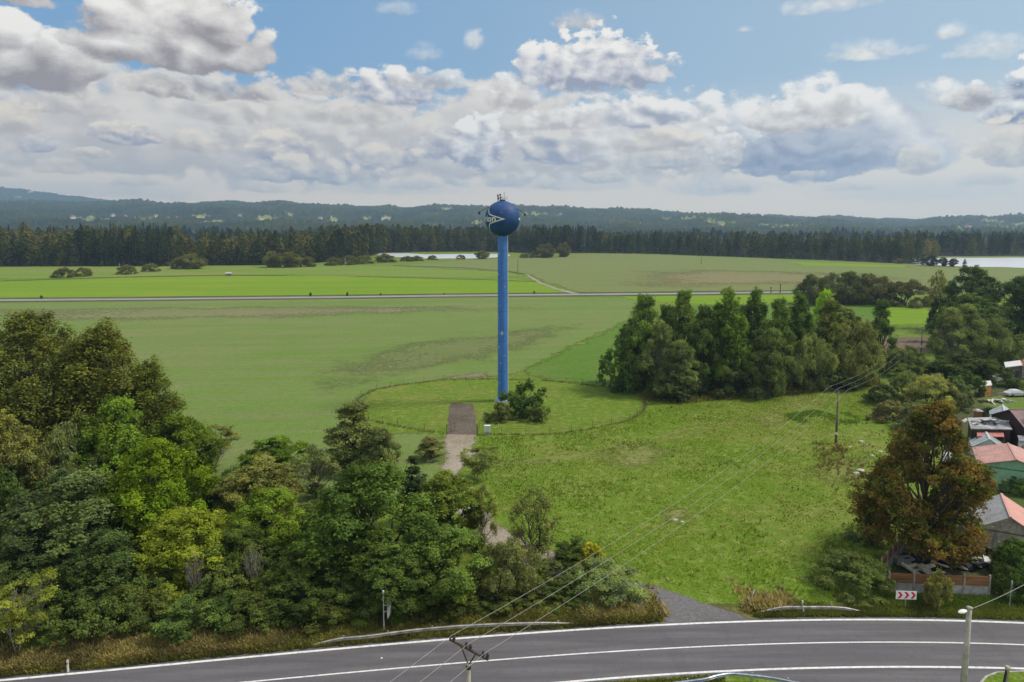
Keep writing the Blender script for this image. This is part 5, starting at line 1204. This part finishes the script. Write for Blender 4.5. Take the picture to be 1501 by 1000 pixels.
guardrail('curved bluish guardrail at the bottom edge of the photo', [(960, 1004, .3), (992, 999, .45), (1032, 993.5, .7), (1051, 988.6, .75), (1070, 985.6, .75), (1088, 986.6, .75), (1130, 991.4, .75), (1171, 999.5, .75), (1200, 1008, .75)], 2.6, plain('new_galvanised', (.36, .41, .47), .4, .45, var=.2))

def build_signs():
    # twin board sign seen edge on
    b0 = G(563, 927); H = PY(563, 867, b0.y).z
    t = thing('road_sign', 'tall thin post with a large grey board seen edge-on behind the left guardrail', 'road sign', b0, R(-8))
    obj('post', MB().tube([(0, 0, 0), (0, 0, H)], .045, 8).lathe([(.01, H+.1), (.09, H+.06), (.09, H-.08), (.05, H-.1)], 10).mesh('post'), plain('post_paint', (.55, .55, .53), .5), t)
    fr = obj('board', MB().box((.42, .30, H*.61), (.05, 1.15, H*.47), R(1)).mesh('board', .01), plain('sign_back', (.36, .40, .43), .45, .3), t)
    obj('bracket', MB().beam((0, 0, H*.66), (.42, .2, H*.66), .06, .12).beam((0, 0, H*.50), (.42, .2, H*.50), .06, .12).mesh('bracket'), GALV, t)
    # chevron board
    b0 = G(1327, 893); zt = PY(1327, 866.5, b0.y).z; zb = PY(1327, 878.6, b0.y).z; W = 29.5/FPX*(b0.y*.994+36*.11-.1); hh = zt-zb
    t = thing('chevron_sign', 'white curve sign with three red arrowheads pointing right', 'road sign', b0, R(-3))
    obj('post', MB().tube([(0, .05, 0), (0, .05, zt-.08)], .038, 8).mesh('post'), GALV, t)
    obj('board', MB().box((0, 0, (zt+zb)/2), (W, .035, hh)).mesh('board', .008), plain('sign_white', (.78, .78, .77), .4, var=.05), t)
    k = MB(); zc = (zt+zb)/2
    for i in range(3):
        x = -W*.5+W*(.07+.315*i); w_ = W*.125; q = hh*.40; tipx = W*.135
        pts = [(x, q), (x+w_, q), (x+w_+tipx, 0), (x+w_, -q), (x, -q), (x+tipx, 0)]
        k.add([(a, -.021, zc+c) for a, c in pts], [(0, 5, 2, 1), (5, 4, 3, 2)])
    obj('arrowhead', k.mesh('arrowheads'), plain('sign_red', (.60, .012, .035), .4, var=.05), t)
    # small white board by the side road
    b0 = G(1102, 890); zt = PY(1102, 866.5, b0.y).z
    t = thing('small_sign', 'small tilted white square sign at the mouth of the side road', 'road sign', b0, R(62))
    obj('post', MB().tube([(0, .03, 0), (0, .03, zt-.1)], .032, 8).mesh('post'), GALV, t)
    obj('board', MB().box((0, 0, zt-.5), (.95, .03, .95), M=Matrix.Rotation(R(14), 3, 'X')).mesh('board', .006), plain('sign_dull', (.60, .59, .54), .5), t)
    # sign on the right
    b0 = G(1480, 892); zt = PY(1480, 850.5, b0.y).z
    t = thing('road_sign', 'narrow sign seen from behind on a thin post at the right verge', 'road sign', b0, R(58))
    obj('post', MB().tube([(0, .03, 0), (0, .03, zt-.1)], .035, 8).mesh('post'), GALV, t)
    obj('board', MB().add([(-.36, 0, zt-1.15), (.36, 0, zt-1.15), (.36, 0, zt-.2), (0, 0, zt), (-.36, 0, zt-.2), (-.36, -.03, zt-1.15), (.36, -.03, zt-1.15), (.36, -.03, zt-.2), (0, -.03, zt), (-.36, -.03, zt-.2)], [(4, 3, 2, 1, 0), (5, 6, 7, 8, 9), (0, 1, 6, 5), (1, 2, 7, 6), (2, 3, 8, 7), (3, 4, 9, 8), (4, 0, 5, 9)]).mesh('board'), plain('sign_back', (.36, .40, .43), .45, .3), t)
    # delineator posts
    for (px, py, pt, lab, tilt, refl) in ((100, 985.5, 967, 'white delineator post with an orange reflector in the dry grass at the lower left', 0, (.62, .14, .03)), (1178, 899.5, 879.5, 'white delineator post with a black band leaning behind the short guardrail', R(8), (.03, .03, .03))):
        b0 = G(px, py); H = PY(px, pt, b0.y).z
        t = thing('delineator_post', lab, 'marker post', b0, R(10)); t.rotation_euler[1] = -tilt
        obj('post', MB().add([(-.06, -.05, 0), (.06, -.05, 0), (.06, .05, 0), (-.06, .05, 0), (-.055, -.045, H-.06), (.055, -.045, H), (.055, .045, H), (-.055, .045, H-.06)], [(0, 1, 5, 4), (1, 2, 6, 5), (2, 3, 7, 6), (3, 0, 4, 7), (4, 5, 6, 7)]).mesh('post'), WHITEP, t)
        obj('reflector', MB().box((0, -.056, H*.72), (.10, .015, H*.14)).mesh('reflector'), plain('reflector_'+('orange' if refl[0] > .1 else 'black'), refl, .3, var=.05), t)
    # street lamp
    H = 8.0; b0 = G(1421, 892, H); b0.z = 0
    t = thing('street_lamp', 'concrete street lamp pole with one white lamp head at the lower right', 'street lamp', b0)
    obj('pole', MB().tube([(0, 0, 0), (0, 0, H*.5), (0, 0, H)], [.24, .21, .17], 14).mesh('pole', smooth=True), plain('lamp_concrete', (.40, .375, .32), .9, var=.25, scale=1.5), t)
    obj('pole_cap', MB().lathe([(.18, H-.02), (.2, H), (.2, H+.1), (.1, H+.14), (.01, H+.15)], 14).mesh('cap'), CONC, t)
    obj('lamp_arm', MB().tube([(-.1, -.05, H-.25), (-.3, -.1, H-.1), (-.42, -.13, H-.05)], .035, 8).mesh('arm'), GALV, t)
    lh = []
    for (x, r) in ((0, .04), (.08, .13), (.22, .19), (.42, .2), (.6, .15), (.72, .04)): lh.append((r, x))
    hd = MB().lathe(lh, 14); M = Matrix.Rotation(R(-98), 3, 'Y') @ Matrix.Scale(.6, 3, Vector((1, 0, 0)))
    hd.v = [tuple(Matrix.Rotation(R(12), 3, 'Z') @ (M @ Vector(v)) + Vector((-.26, -.1, H-.08))) for v in hd.v]
    obj('lamp_head', hd.mesh('lamp_head', smooth=True), plain('lamp_shell', (.70, .70, .69), .35, var=.08), t)
    e = PY(1560, 822, 58); a = b0+Vector((0, 0, H-.1)); pts = [a.lerp(e, i/12)-Vector((0, 0, 1.2*(i/12)*(1-i/12))) for i in range(13)]
    tag(obj('lamp_cable', MB().tube(pts, .018, 5, cap=False).mesh('lamp_cable'), plain('aluminium_wire', (.5, .49, .46))), 'overhead cable running from the street lamp to the right', 'cable')
    # stub post with a strut
    b0 = G(1474, 1018); H = PY(1474, 977, b0.y).z
    t = thing('stub_post', 'short stout post with a round head and a dark strut on the grass corner', 'post', b0)
    obj('post', MB().lathe([(.12, 0), (.12, H-.3), (.19, H-.22), (.21, H-.1), (.16, H), (.01, H+.02)], 14).mesh('post', smooth=True), plain('stub_paint', (.42, .36, .27), .8), t)
    obj('strut', MB().beam((-.55, -.3, .0), (-.1, 0, H-.3), .11, .11).mesh('strut'), DARKM, t)
    # a scrap of litter on the lane
    g = G(559.5, 965, .03)
    tag(obj('litter', MB().add([(-.09, -.07, 0), (.1, -.06, .03), (.08, .08, .0), (-.06, .09, .05), (0, 0, .09)], [(0, 1, 4), (1, 2, 4), (2, 3, 4), (3, 0, 4)]).mesh('litter'), WHITEP, None, g), 'crumpled white scrap of paper lying on the far lane', 'litter')
build_signs()

# ------------------------------------------------------------------ yard fence
def build_yard_fence():
    top, bot = plain('fence_boards', (.26, .125, .058), .9, var=.35, scale=2, stretch=(.3, .3, 5)), plain('fence_concrete', (.33, .33, .32), .9, var=.25, scale=1.5)
    def fence(label, pts, h, hb, nposts):
        o = G(*pts[0]); t = thing('yard_fence', label, 'fence', o)
        a, c = Vector((0, 0, 0)), G(*pts[1])-o; d = c.normalized()
        for i in range(nposts):
            p = a+(c-a)*(i/(nposts-1)); obj('post', MB().box((p.x, p.y, (h+.18)/2), (.16, .16, h+.18), math.atan2(d.y, d.x)).mesh('post', .01), CONC, t)
        for i in range(nposts-1):
            p = a+(c-a)*(i/(nposts-1))+d*.09; q = a+(c-a)*((i+1)/(nposts-1))-d*.09
            l = MB(); u = MB()
            for k in range(2): l.beam(p+Vector((0, 0, hb*(k+.5)/2)), q+Vector((0, 0, hb*(k+.5)/2)), .06, hb/2-.012)
            n = 4
            for k in range(n): z = hb+.01+(h-hb)*(k+.5)/n; u.beam(p+Vector((0, 0, z)), q+Vector((0, 0, z)), .045, (h-hb)/n-.02)
            obj('lower_panel', l.mesh('lower_panel'), bot, t); obj('upper_panel', u.mesh('upper_panel'), top, t)
    b0 = G(1302, 867.5); H = PY(1302, 838, b0.y).z
    fence('front yard fence of concrete slabs below and brown boards above', [(1302, 867.5), (1449, 873.5)], 1.95, .95, 5)
    fence('side yard fence running back from the road with dark posts', [(1291, 846), (1329, 803)], 1.9, 1.0, 6)
build_yard_fence()

# ------------------------------------------------------------------ houses and sheds on the right
def sash(parent, c, w, h, rz, n):
    """a window: frame proud of the wall and a pane; c centre, n outward direction"""
    n = Vector(n)
    f = obj('window', MB().box(Vector(c)+n*.03, (w, .07, h), rz).mesh('window'), plain('window_frame', (.66, .65, .62), .6, var=.1), parent)
    obj('pane', MB().box(Vector(c)+n*.055, (w-.16, .05, h-.16), rz).mesh('pane'), plain('window_glass', (.03, .035, .04), .12, var=.1), f)
    return f
def gable(name, label, cat, r1, r2, zr, hw, ze, wall, roofs, ov=.3, L=None, group=None, ends=None):
    """ridge from r1 (near end) to r2 (far end) at height zr, half width hw, eaves at ze"""
    a, c = G(*r1, zr), G(*r2, zr)
    if L: c = a+(c-a).normalized()*L
    o = Vector((a.x, a.y, 0)); d = c-a; Ln = d.length; rz = math.atan2(d.y, d.x)
    t = thing(name, label, cat, o, rz, group)
    w = MB().add([(0, -hw, 0), (0, hw, 0), (0, hw, ze), (0, 0, zr), (0, -hw, ze), (Ln, -hw, 0), (Ln, hw, 0), (Ln, hw, ze), (Ln, 0, zr), (Ln, -hw, ze)], [(0, 4, 3, 2, 1), (5, 6, 7, 8, 9), (0, 5, 9, 4), (1, 2, 7, 6)])
    obj('wall', w.mesh('wall'), wall, t)
    s = (zr-ze)/hw
    for k, sg in enumerate((1, -1)):
        y1 = sg*(hw+ov); z1 = ze-ov*s; th = .09; g = .06
        vs = [(-ov, sg*.0, zr+g), (Ln+ov, sg*.0, zr+g), (Ln+ov, y1, z1+g), (-ov, y1, z1+g)]
        vs += [(x, y, z+th) for x, y, z in vs]
        fs = [(4, 5, 6, 7), (3, 2, 1, 0), (0, 1, 5, 4), (1, 2, 6, 5), (2, 3, 7, 6), (3, 0, 4, 7)]
        if sg > 0: fs = [f[::-1] for f in fs]
        obj('roof', MB().add(vs, fs).mesh('roof'), roofs[k], t)
    obj('ridge_cap', MB().beam((-ov, 0, zr+.17), (Ln+ov, 0, zr+.17), .26, .06).mesh('ridge_cap'), roofs[1], t)
    return t, Ln
def flat(name, label, cat, quad, z, wall, roof, fall=.0, group=None, over=.2, th=.14, parapet=False):
    P = [G(px, py, z) for px, py in quad]; cen = sum(P, Vector())/len(P); o = Vector((cen.x, cen.y, 0))
    t = thing(name, label, cat, o, 0, group); Q = [p-o for p in P]
    obj('wall', MB().prism([(q.x, q.y) for q in Q], 0, z-.02).mesh('wall'), wall, t)
    E = [Vector((q.x, q.y, 0))*(1+over/max(.1, Vector((q.x, q.y, 0)).length)) for q in Q]
    obj('roof', MB().prism([(q.x, q.y) for q in E], z-.015, z+th).mesh('roof'), roof, t)
    return t, o, Q
def junk(name, label, px, py, n, spread, cols, sz=.5, z=0, cat='junk pile'):
    """a heap of boards and boxes lying at all angles, one thing"""
    r = random.Random(int(px*7+py)); o = G(px, py, z); t = thing(name, label, cat, o)
    for ci, (mat, k) in enumerate(cols):
        m_ = MB()
        for i in range(k):
            p = Vector((r.gauss(0, spread[0]), r.gauss(0, spread[1]), r.uniform(.08, .45)*sz*1.4))
            M = Matrix.Rotation(r.uniform(0, 3.1), 3, 'Z') @ Matrix.Rotation(r.uniform(-.35, .35), 3, 'X') @ Matrix.Rotation(r.uniform(-.3, .3), 3, 'Y')
            m_.box(p, (r.uniform(.8, 2.4)*sz, r.uniform(.2, .7)*sz, r.uniform(.06, .4)*sz), M=M)
        obj('board_heap' if ci == 0 else 'scrap_heap', m_.mesh('heap'), mat, t)
    return t
def build_houses():
    block = plain('block_wall', (.36, .335, .285), .95, var=.3, scale=2, bmp=.5); greyroof = corrugated('grey_sheet_roof', (.30, .30, .305), .7, .28, rows=1.1)
    pink = corrugated('salmon_roof', (.56, .28, .235), .5, .26, var=.1, rows=.36); pink2 = corrugated('faded_red_roof', (.46, .25, .215), .6, .24, var=.16, rows=.42)
    dkwall = plain('dark_wood_wall', (.055, .032, .026), .9, var=.4, scale=3, stretch=(4, 4, .4)); cream = plain('pale_render', (.56, .54, .50), .9, var=.12)
    greenw = plain('green_render', (.21, .40, .245), .85, var=.14, scale=1.2); felt = plain('roofing_felt', (.20, .20, .215), .9, var=.3, scale=1.1)
    # small house with one grey and one salmon slope
    t, L = gable('gable_house', 'small block walled house with one grey roof slope and one salmon slope', 'house', (1481, 758.5), (1468.5, 727), 4.3, 2.9, 2.55, block, (greyroof, pink), .35)
    obj('fascia', MB().box((-.02, 0, 2.5), (.06, 5.8, .14)).mesh('fascia'), plain('fascia_wood', (.16, .12, .09), .9), t)
    sash(t, (0, -1.2, 1.5), .9, .9, PI/2, (-1, 0, 0))
    obj('downpipe', MB().tube([(-.12, 2.82, 2.5), (-.12, 2.82, .1)], .05, 8).mesh('downpipe'), WHITEP, t)
    # green house
    t, L = gable('green_house', 'pale green house with a faded red metal roof', 'house', (1490, 674.5), (1478, 652), 4.5, 3.9, 3.3, greenw, (pink2, pink2), .35)
    obj('trim_band', MB().box((-.025, 0, 3.1), (.05, 7.8, .16)).mesh('trim_band'), plain('trim_green', (.09, .18, .11), .8), t)
    # flat roofed workshop
    t, o, Q = flat('flat_house', 'dark walled workshop with a light grey flat roof littered with boards', 'house', [(1420, 614), (1473, 612.5), (1482, 630), (1424, 629)], 3.2, dkwall, plain('pale_felt', (.33, .33, .34), .9, var=.3, scale=.8))
    sash(t, (Q[3]+Q[2])*.5+Vector((1.2, -.0, -1.6)), .9, .8, 0, (0, -1, 0))
    junk('board_pile', 'loose white boards and battens lying on the flat workshop roof', 1453, 621, 0, (2.2, .6), [(plain('white_board', (.58, .57, .53), .8), 9), (plain('dark_board', (.09, .09, .10), .8), 7)], .9, 3.36)
    # purple roofed house behind it
    t, L = gable('brown_house', 'dark brown house with a purplish brown roof and a chimney', 'house', (1482, 601.5), (1545, 603), 5.6, 5.0, 3.3, dkwall, (corrugated('purple_roof', (.23, .155, .15), .75, .3, rows=.4), corrugated('purple_roof', (.165, .105, .105))), .3)
    ch = obj('chimney', MB().box((2.0, -2.4, 5.2), (.75, .75, 2.4)).mesh('chimney', .01), plain('chimney_brick', (.11, .05, .04), .9, var=.4, scale=6), t)
    obj('chimney_cap', MB().box((2.0, -2.4, 6.45), (.95, .95, .12)).mesh('cap'), CONC, ch)
    obj('white_bay', MB().box((4.6, -5.05, 1.55), (2.6, .12, 3.0)).mesh('bay'), cream, t)
    sash(t, (1.6, -5.0, 1.7), 1.2, 1.1, 0, (0, -1, 0))
    # awning with a red sheet roof in front of the workshop
    a = G(1432, 629.5, 2.9); c = G(1470, 630.5, 2.9); d = G(1472, 641, 2.35); e = G(1432, 640, 2.35); o = Vector((a.x, a.y, 0))
    t = thing('lean_to', 'red sheet lean-to roof on posts against the workshop', 'lean-to', o)
    vs = [p-o for p in (a, c, d, e)]; vs += [v+Vector((0, 0, .07)) for v in vs]
    obj('roof', MB().add(vs, [(7, 6, 5, 4), (0, 1, 2, 3), (0, 4, 5, 1), (1, 5, 6, 2), (2, 6, 7, 3), (3, 7, 4, 0)]).mesh('roof'), corrugated('red_sheet', (.42, .15, .13), .5, .55, var=.15), t)
    for p in (d, e, d.lerp(e, .5)): obj('post', MB().box((p.x-o.x, p.y-o.y, 1.17), (.12, .12, 2.34)).mesh('post'), WOODOLD, t)
    # greenhouses
    film = plain('greenhouse_film', (.50, .53, .53), .35, var=.2, scale=1.2); ribs = plain('greenhouse_frame', (.55, .56, .56), .5)
    for lab, r1, r2, zr, hw, ze, L in (('whitish film greenhouse behind the green house', (1451, 645.5), (1448, 639.5), 2.7, 2.2, 1.2, 4.2), ('tall pale glass greenhouse behind the flat roofed workshop', (1473, 606), (1469.5, 592.5), 3.1, 1.9, 1.7, 6.0)):
        t, L = gable('greenhouse', lab, 'greenhouse', r1, r2, zr, hw, ze, film, (film, film), .05, L)
        k = MB()
        for i in range(6):
            x = L*i/5
            for sg in (-1, 1): k.beam((x, 0, zr+.2), (x, sg*(hw+.06), ze+.16), .07, .05); k.beam((x, sg*(hw+.03), 0), (x, sg*(hw+.03), ze+.1), .06, .06)
        obj('frame', k.mesh('frame'), ribs, t)
    # brick grill
    b0 = G(1433, 614.5); t = thing('brick_grill', 'orange brick garden grill with a white cap', 'grill', b0)
    obj('body', MB().box((0, 0, .75), (1.0, .9, 1.5)).mesh('body', .01), plain('orange_brick', (.34, .135, .07), .9, var=.3, scale=6), t)
    obj('cap', MB().box((0, 0, 1.58), (1.25, 1.1, .14)).box((-.1, 0, 1.75), (.7, .6, .2)).mesh('cap', .01), plain('white_board', (.58, .57, .53), .8), t)
    # garden shed with an orange door side
    t, o, Q = flat('garden_shed', 'small dark garden shed with an orange door and a white roof', 'shed', [(1436.5, 560.5), (1451.5, 559), (1453, 565), (1437, 567)], 2.3, dkwall, plain('white_sheet_roof', (.60, .60, .59), .5, var=.12))
    p, q = Q[3], Q[2]; mid = (p+q)*.5+(q-p)*.22; obj('door', MB().box((mid.x+.0, mid.y-.05, 1.12), ((q-p).length*.55, .08, 2.15), math.atan2((q-p).y, (q-p).x)).mesh('door', .01), plain('orange_door', (.46, .20, .055), .7, var=.15), t)
    # round topped film tunnel behind the shed
    b0 = G(1459, 563); t = thing('film_tunnel', 'small round topped white film tunnel right of the garden shed', 'greenhouse', b0)
    k = MB(); vs = []; n = 12
    for y in (-1.3, 1.3):
        for i in range(n+1): a_ = PI*i/n; vs.append((1.25*math.cos(a_), y, 1.75*math.sin(a_)))
    k.add(vs, [(i, i+1, n+2+i, n+1+i) for i in range(n)]+[tuple(range(n, -1, -1)), tuple(range(n+1, 2*n+2))]); obj('film', k.mesh('film'), plain('white_film', (.58, .60, .58), .4, var=.15), t)
    k = MB()
    for y in (-1.32, 0, 1.32): k.tube([(1.28*math.cos(PI*i/n), y, 1.78*math.sin(PI*i/n)) for i in range(n+1)], .035, 5)
    obj('hoop', k.mesh('hoop'), GALV, t)
    # white lounger and tarpaulin
    b0 = G(1443, 580); t = thing('garden_lounger', 'white garden lounger in front of the orange shed door', 'lounger', b0, R(-15))
    obj('seat', MB().box((0, 0, .4), (1.5, .65, .09)).mesh('seat', .01), WHITEP, t); obj('backrest', MB().box((-.98, 0, .75), (.09, .65, .95), M=Matrix.Rotation(R(-35), 3, 'Y')).mesh('backrest', .01), WHITEP, t)
    for x in (-.65, .65):
        for y in (-.27, .27): obj('leg', MB().box((x, y, .18), (.06, .06, .36)).mesh('leg'), WHITEP, t)
    b0 = G(1488, 581); t = thing('covered_car', 'low car under a white tarpaulin on the garden lawn', 'car', b0, R(4))
    prof = [(-2.1, .35), (-2.1, .8), (-1.5, 1.0), (-.8, 1.42), (.6, 1.42), (1.3, .98), (2.05, .8), (2.1, .35)]
    k = MB(); vs = [(x, y*(.82 if z > 1 else 1), z) for y in (-.85, .85) for x, z in prof]; n = len(prof)
    k.add(vs, [tuple(range(n-1, -1, -1)), tuple(range(n, 2*n))]+[(i, i+1, n+i+1, n+i) for i in range(n-1)]+[(n-1, 0, n, 2*n-1)]); obj('tarpaulin', k.mesh('tarp', .06), plain('tarp', (.52, .54, .56), .6, var=.15, bmp=.5), t)
    for x in (-1.3, 1.35):
        for y in (-.8, .8): obj('wheel', MB().tube([(x, y-.1, .33), (x, y+.1, .33)], .33, 16).mesh('wheel'), DARKM, t)
    junk('lumber_pile', 'pile of pale lumber lying on the garden lawn', 1459, 590, 0, (2.3, .5), [(plain('white_board', (.58, .57, .53), .8), 12), (WOODOLD, 8)], .9, cat='lumber pile')
    # old barn at the right edge
    t, o, Q = flat('old_barn', 'old grey wooden barn with a white sheet roof at the right edge', 'barn', [(1473, 532), (1495, 529), (1499, 535.5), (1474, 539)], 3.1, plain('barn_boards', (.10, .09, .085), .9, var=.4, scale=2, stretch=(.4, .4, 5)), plain('white_sheet_roof', (.60, .60, .59), .5))
    pp, qq = Q[3], Q[2]; mm = pp+(qq-pp)*.7; obj('door', MB().box((mm.x, mm.y-.06, 1.0), (1.1, .08, 2.0), math.atan2((qq-pp).y, (qq-pp).x)).mesh('door'), DARKM, t)
    t, L = gable('far_shed', 'small shed with an orange roof right behind the old barn', 'shed', (1503, 534), (1500, 528), 3.4, 2.2, 2.2, block, (corrugated('orange_roof', (.42, .17, .10), .6), corrugated('orange_roof', (.42, .17, .10))), .2, 5)
    # sheds around the chestnut
    t, o, Q = flat('red_shed', 'low shed with a pinkish red roof beside the chestnut', 'shed', [(1404, 713.5), (1430, 714.5), (1435, 728), (1406, 727)], 2.2, dkwall, corrugated('pink_sheet', (.46, .235, .21), .5, .3, rows=.45, var=.12))
    t, o, Q = flat('grey_shed', 'grey flat roofed shed between the chestnut and the gable house', 'shed', [(1413, 743), (1451, 744.5), (1462, 765), (1424, 763)], 2.4, block, felt)
    junk('scrap_pile', 'white scrap heaped behind the pinkish red shed', 1419, 714, 0, (1.3, .5), [(plain('white_board', (.58, .57, .53), .8), 8), (GALV, 5)], 1.0)
    b0 = G(1386, 694); H = PY(1386, 662, b0.y).z; t = thing('white_tank', 'upright white tank showing through the chestnut crown', 'tank', b0)
    obj('shell', MB().lathe([(.0, 0), (.75, 0), (.75, H*.8), (.62, H*.93), (.25, H), (.01, H+.02)], 20).mesh('shell', smooth=True), plain('white_tank_paint', (.62, .63, .64), .4, var=.1), t)
    obj('lid', MB().lathe([(.2, H-.05), (.22, H+.1), (.01, H+.12)], 14).mesh('lid'), GALV, t)
    junk('yard_junk', 'dark scrap and old boards heaped under the chestnut', 1385, 826, 0, (2.6, 1.2), [(DARKM, 34)], .9)
    junk('yard_junk', 'white scrap and car parts at the right of the yard', 1432, 824, 0, (.9, .6), [(plain('white_board', (.58, .57, .53), .8), 8), (GALV, 6), (DARKM, 6)], .8)
    junk('plank_stack', 'pale planks leaning behind the front yard fence', 1357, 838, 0, (.9, .35), [(plain('pale_plank', (.45, .42, .34), .85), 9)], 1.0, .4, 'planks')
    b0 = G(1325, 826); t = thing('water_trough', 'pale grey metal trough in the corner of the yard', 'trough', b0, R(4))
    obj('shell', MB().box((0, -.35, .32), (1.9, .04, .64)).box((0, .35, .32), (1.9, .04, .64)).box((-.93, 0, .32), (.04, .66, .64)).box((.93, 0, .32), (.04, .66, .64)).box((0, 0, .05), (1.8, .64, .06)).mesh('shell'), GALV, t)
    obj('rim', MB().beam((-.97, -.37, .66), (.97, -.37, .66), .06).beam((-.97, .37, .66), (.97, .37, .66), .06).mesh('rim'), GALV, t)
    # arched white hose frame behind
    junk('scrap_pile', 'pale branches and scrap behind the chestnut trunk', 1398, 806, 0, (1.5, .4), [(plain('pale_plank', (.45, .42, .34), .85), 8), (WOODOLD, 6)], .9)
    t, o, Q = flat('garage', 'small white walled garage right of the dark workshop', 'garage', [(1493, 640), (1515, 640), (1519, 648), (1495, 648)], 2.6, cream, felt)
    pp, qq = Q[3], Q[2]; mm = (pp+qq)*.5; obj('door', MB().box((mm.x, mm.y-.06, 1.05), ((qq-pp).length*.7, .08, 2.1), math.atan2((qq-pp).y, (qq-pp).x)).mesh('door'), plain('garage_door', (.30, .22, .16), .7), t)
    # low wire fence of the garden lawn
    a, c = G(1462, 584), G(1520, 580); t = thing('garden_fence', 'thin wire fence along the garden lawn', 'fence', a)
    for i in range(6): p = (c-a)*(i/5); obj('post', MB().tube([p, p+Vector((0, 0, 1.1))], .04, 6).mesh('post'), GALV, t)
    obj('rail', MB().tube([Vector((0, 0, 1.08)), c-a+Vector((0, 0, 1.08))], .035, 5).tube([Vector((0, 0, .6)), c-a+Vector((0, 0, .6))], .02, 5).mesh('rail'), GALV, t)
    # stones on the rough ground
    r = random.Random(3)
    base = None
    sm = plain('pale_stone', (.42, .40, .35), .9, var=.2)
    for i, (px, py, s) in enumerate([(1262, 647, .3), (1270, 652, .25), (1278, 668, .3), (1262, 690, .5), (1270, 697, .55), (1255, 694, .4), (1290, 662, .3), (1246, 655, .22), (1284, 684, .35), (1236, 661, .22), (990, 762, .3), (1000, 765, .2)]):
        bm = bmesh.new(); bmesh.ops.create_icosphere(bm, subdivisions=2, radius=s)
        for v in bm.verts: v.co = Vector((v.co.x*1.3, v.co.y, v.co.z*.5))*(1+r.uniform(-.18, .18))
        me = bpy.data.meshes.new('stone'); bm.to_mesh(me); bm.free()
        tag(obj('stone', me, sm, None, G(px, py)), 'pale flat stone lying in the meadow grass' if px < 1100 else 'pale stone on the rough ground right of the middle power pole', 'stone', 'stones in the near meadow' if px < 1100 else 'stones on the rough ground')
build_houses()

# ------------------------------------------------------------------ far field furniture
def build_far():
    g = G(335.5, 404.3); t = thing('field_hut', 'small grey hut standing alone in the bright green field', 'hut', g, R(8))
    obj('wall', MB().box((0, 0, .8), (3.4, 2.4, 1.6)).mesh('wall'), plain('hut_wall', (.20, .19, .18), .9), t)
    obj('roof', MB().add([(-2, -1.5, 1.55), (2, -1.5, 1.55), (2, 0, 2.5), (-2, 0, 2.5), (2, 1.5, 1.55), (-2, 1.5, 1.55)], [(0, 1, 2, 3), (3, 2, 4, 5), (0, 3, 5), (1, 4, 2)]).mesh('roof'), plain('hut_roof', (.42, .40, .38), .7), t)
    pale = plain('pale_pole', (.42, .38, .30), .9)
    for px, pb, pt, lab, m_ in ((176, 402, 386.5, 'pale wooden pole in front of a round bush on the pasture', pale), (506.5, 403, 379, 'thin pale pole on the pasture left of the tower', pale), (759, 401, 379, 'thin grey pole beside the field track right of the tower', WOODPOLE), (1028, 387, 377, 'tiny pole on the far brownish field', WOODPOLE)):
        b0 = G(px, pb); H = PY(px, pt, b0.y).z; t = thing('wooden_pole', lab, 'pole', b0)
        obj('pole', MB().tube([(0, 0, 0), (0, 0, H)], [.22, .16], 8).mesh('pole'), m_, t); obj('insulator', MB().lathe([(.05, H), (.16, H+.05), (.16, H+.3), (.03, H+.4)], 8).mesh('insulator'), GALV, t)
    for px, pb, pt, lab in ((1130, 430, 420.5, 'dark post beside the far road, left one of the pair'), (1143.5, 429.5, 416, 'taller dark post beside the far road, right one of the pair')):
        b0 = G(px, pb); H = PY(px, pt, b0.y).z; t = thing('roadside_post', lab, 'post', b0)
        obj('post', MB().tube([(0, 0, 0), (0, 0, H*.9)], [.25, .2], 8).mesh('post'), RUSTM, t); obj('cap', MB().lathe([(.3, H*.86), (.38, H*.9), (.2, H), (.01, H+.02)], 8).mesh('cap'), RUSTM, t)
    rr = random.Random(12)
    for px in (61, 455, 509, 558, 651, 783):
        py = float(np.interp(px, [0, 455, 730, 905], [438.5, 434.6, 431.2, 430.0])); b0 = G(px, py); h = rr.uniform(1.0, 2.4)
        plant('bush2', 'small dark sapling on the bank of the far road', 0, 0, 0, 0, (.030, .042, .016), 'sapling', 'sapling', 'saplings on the bank of the far road', loc=(b0.x, b0.y, 0), h=h, rx=h*.35)
build_far()

# ------------------------------------------------------------------ air
def build_haze():
    m = bpy.data.materials.new('haze'); m.use_nodes = True; nt = m.node_tree; nt.nodes.clear()
    v = nt.nodes.new('ShaderNodeVolumePrincipled'); v.inputs['Color'].default_value = (.50, .74, 1.0, 1); v.inputs['Density'].default_value = 1.35e-4; v.inputs['Anisotropy'].default_value = .35
    o = nt.nodes.new('ShaderNodeOutputMaterial'); nt.links.new(v.outputs[0], o.inputs['Volume'])
    struct('haze', MB().box((0, 3550, 224), (16400, 8000, 450)).mesh('haze'), m, 'stuff')
build_haze()
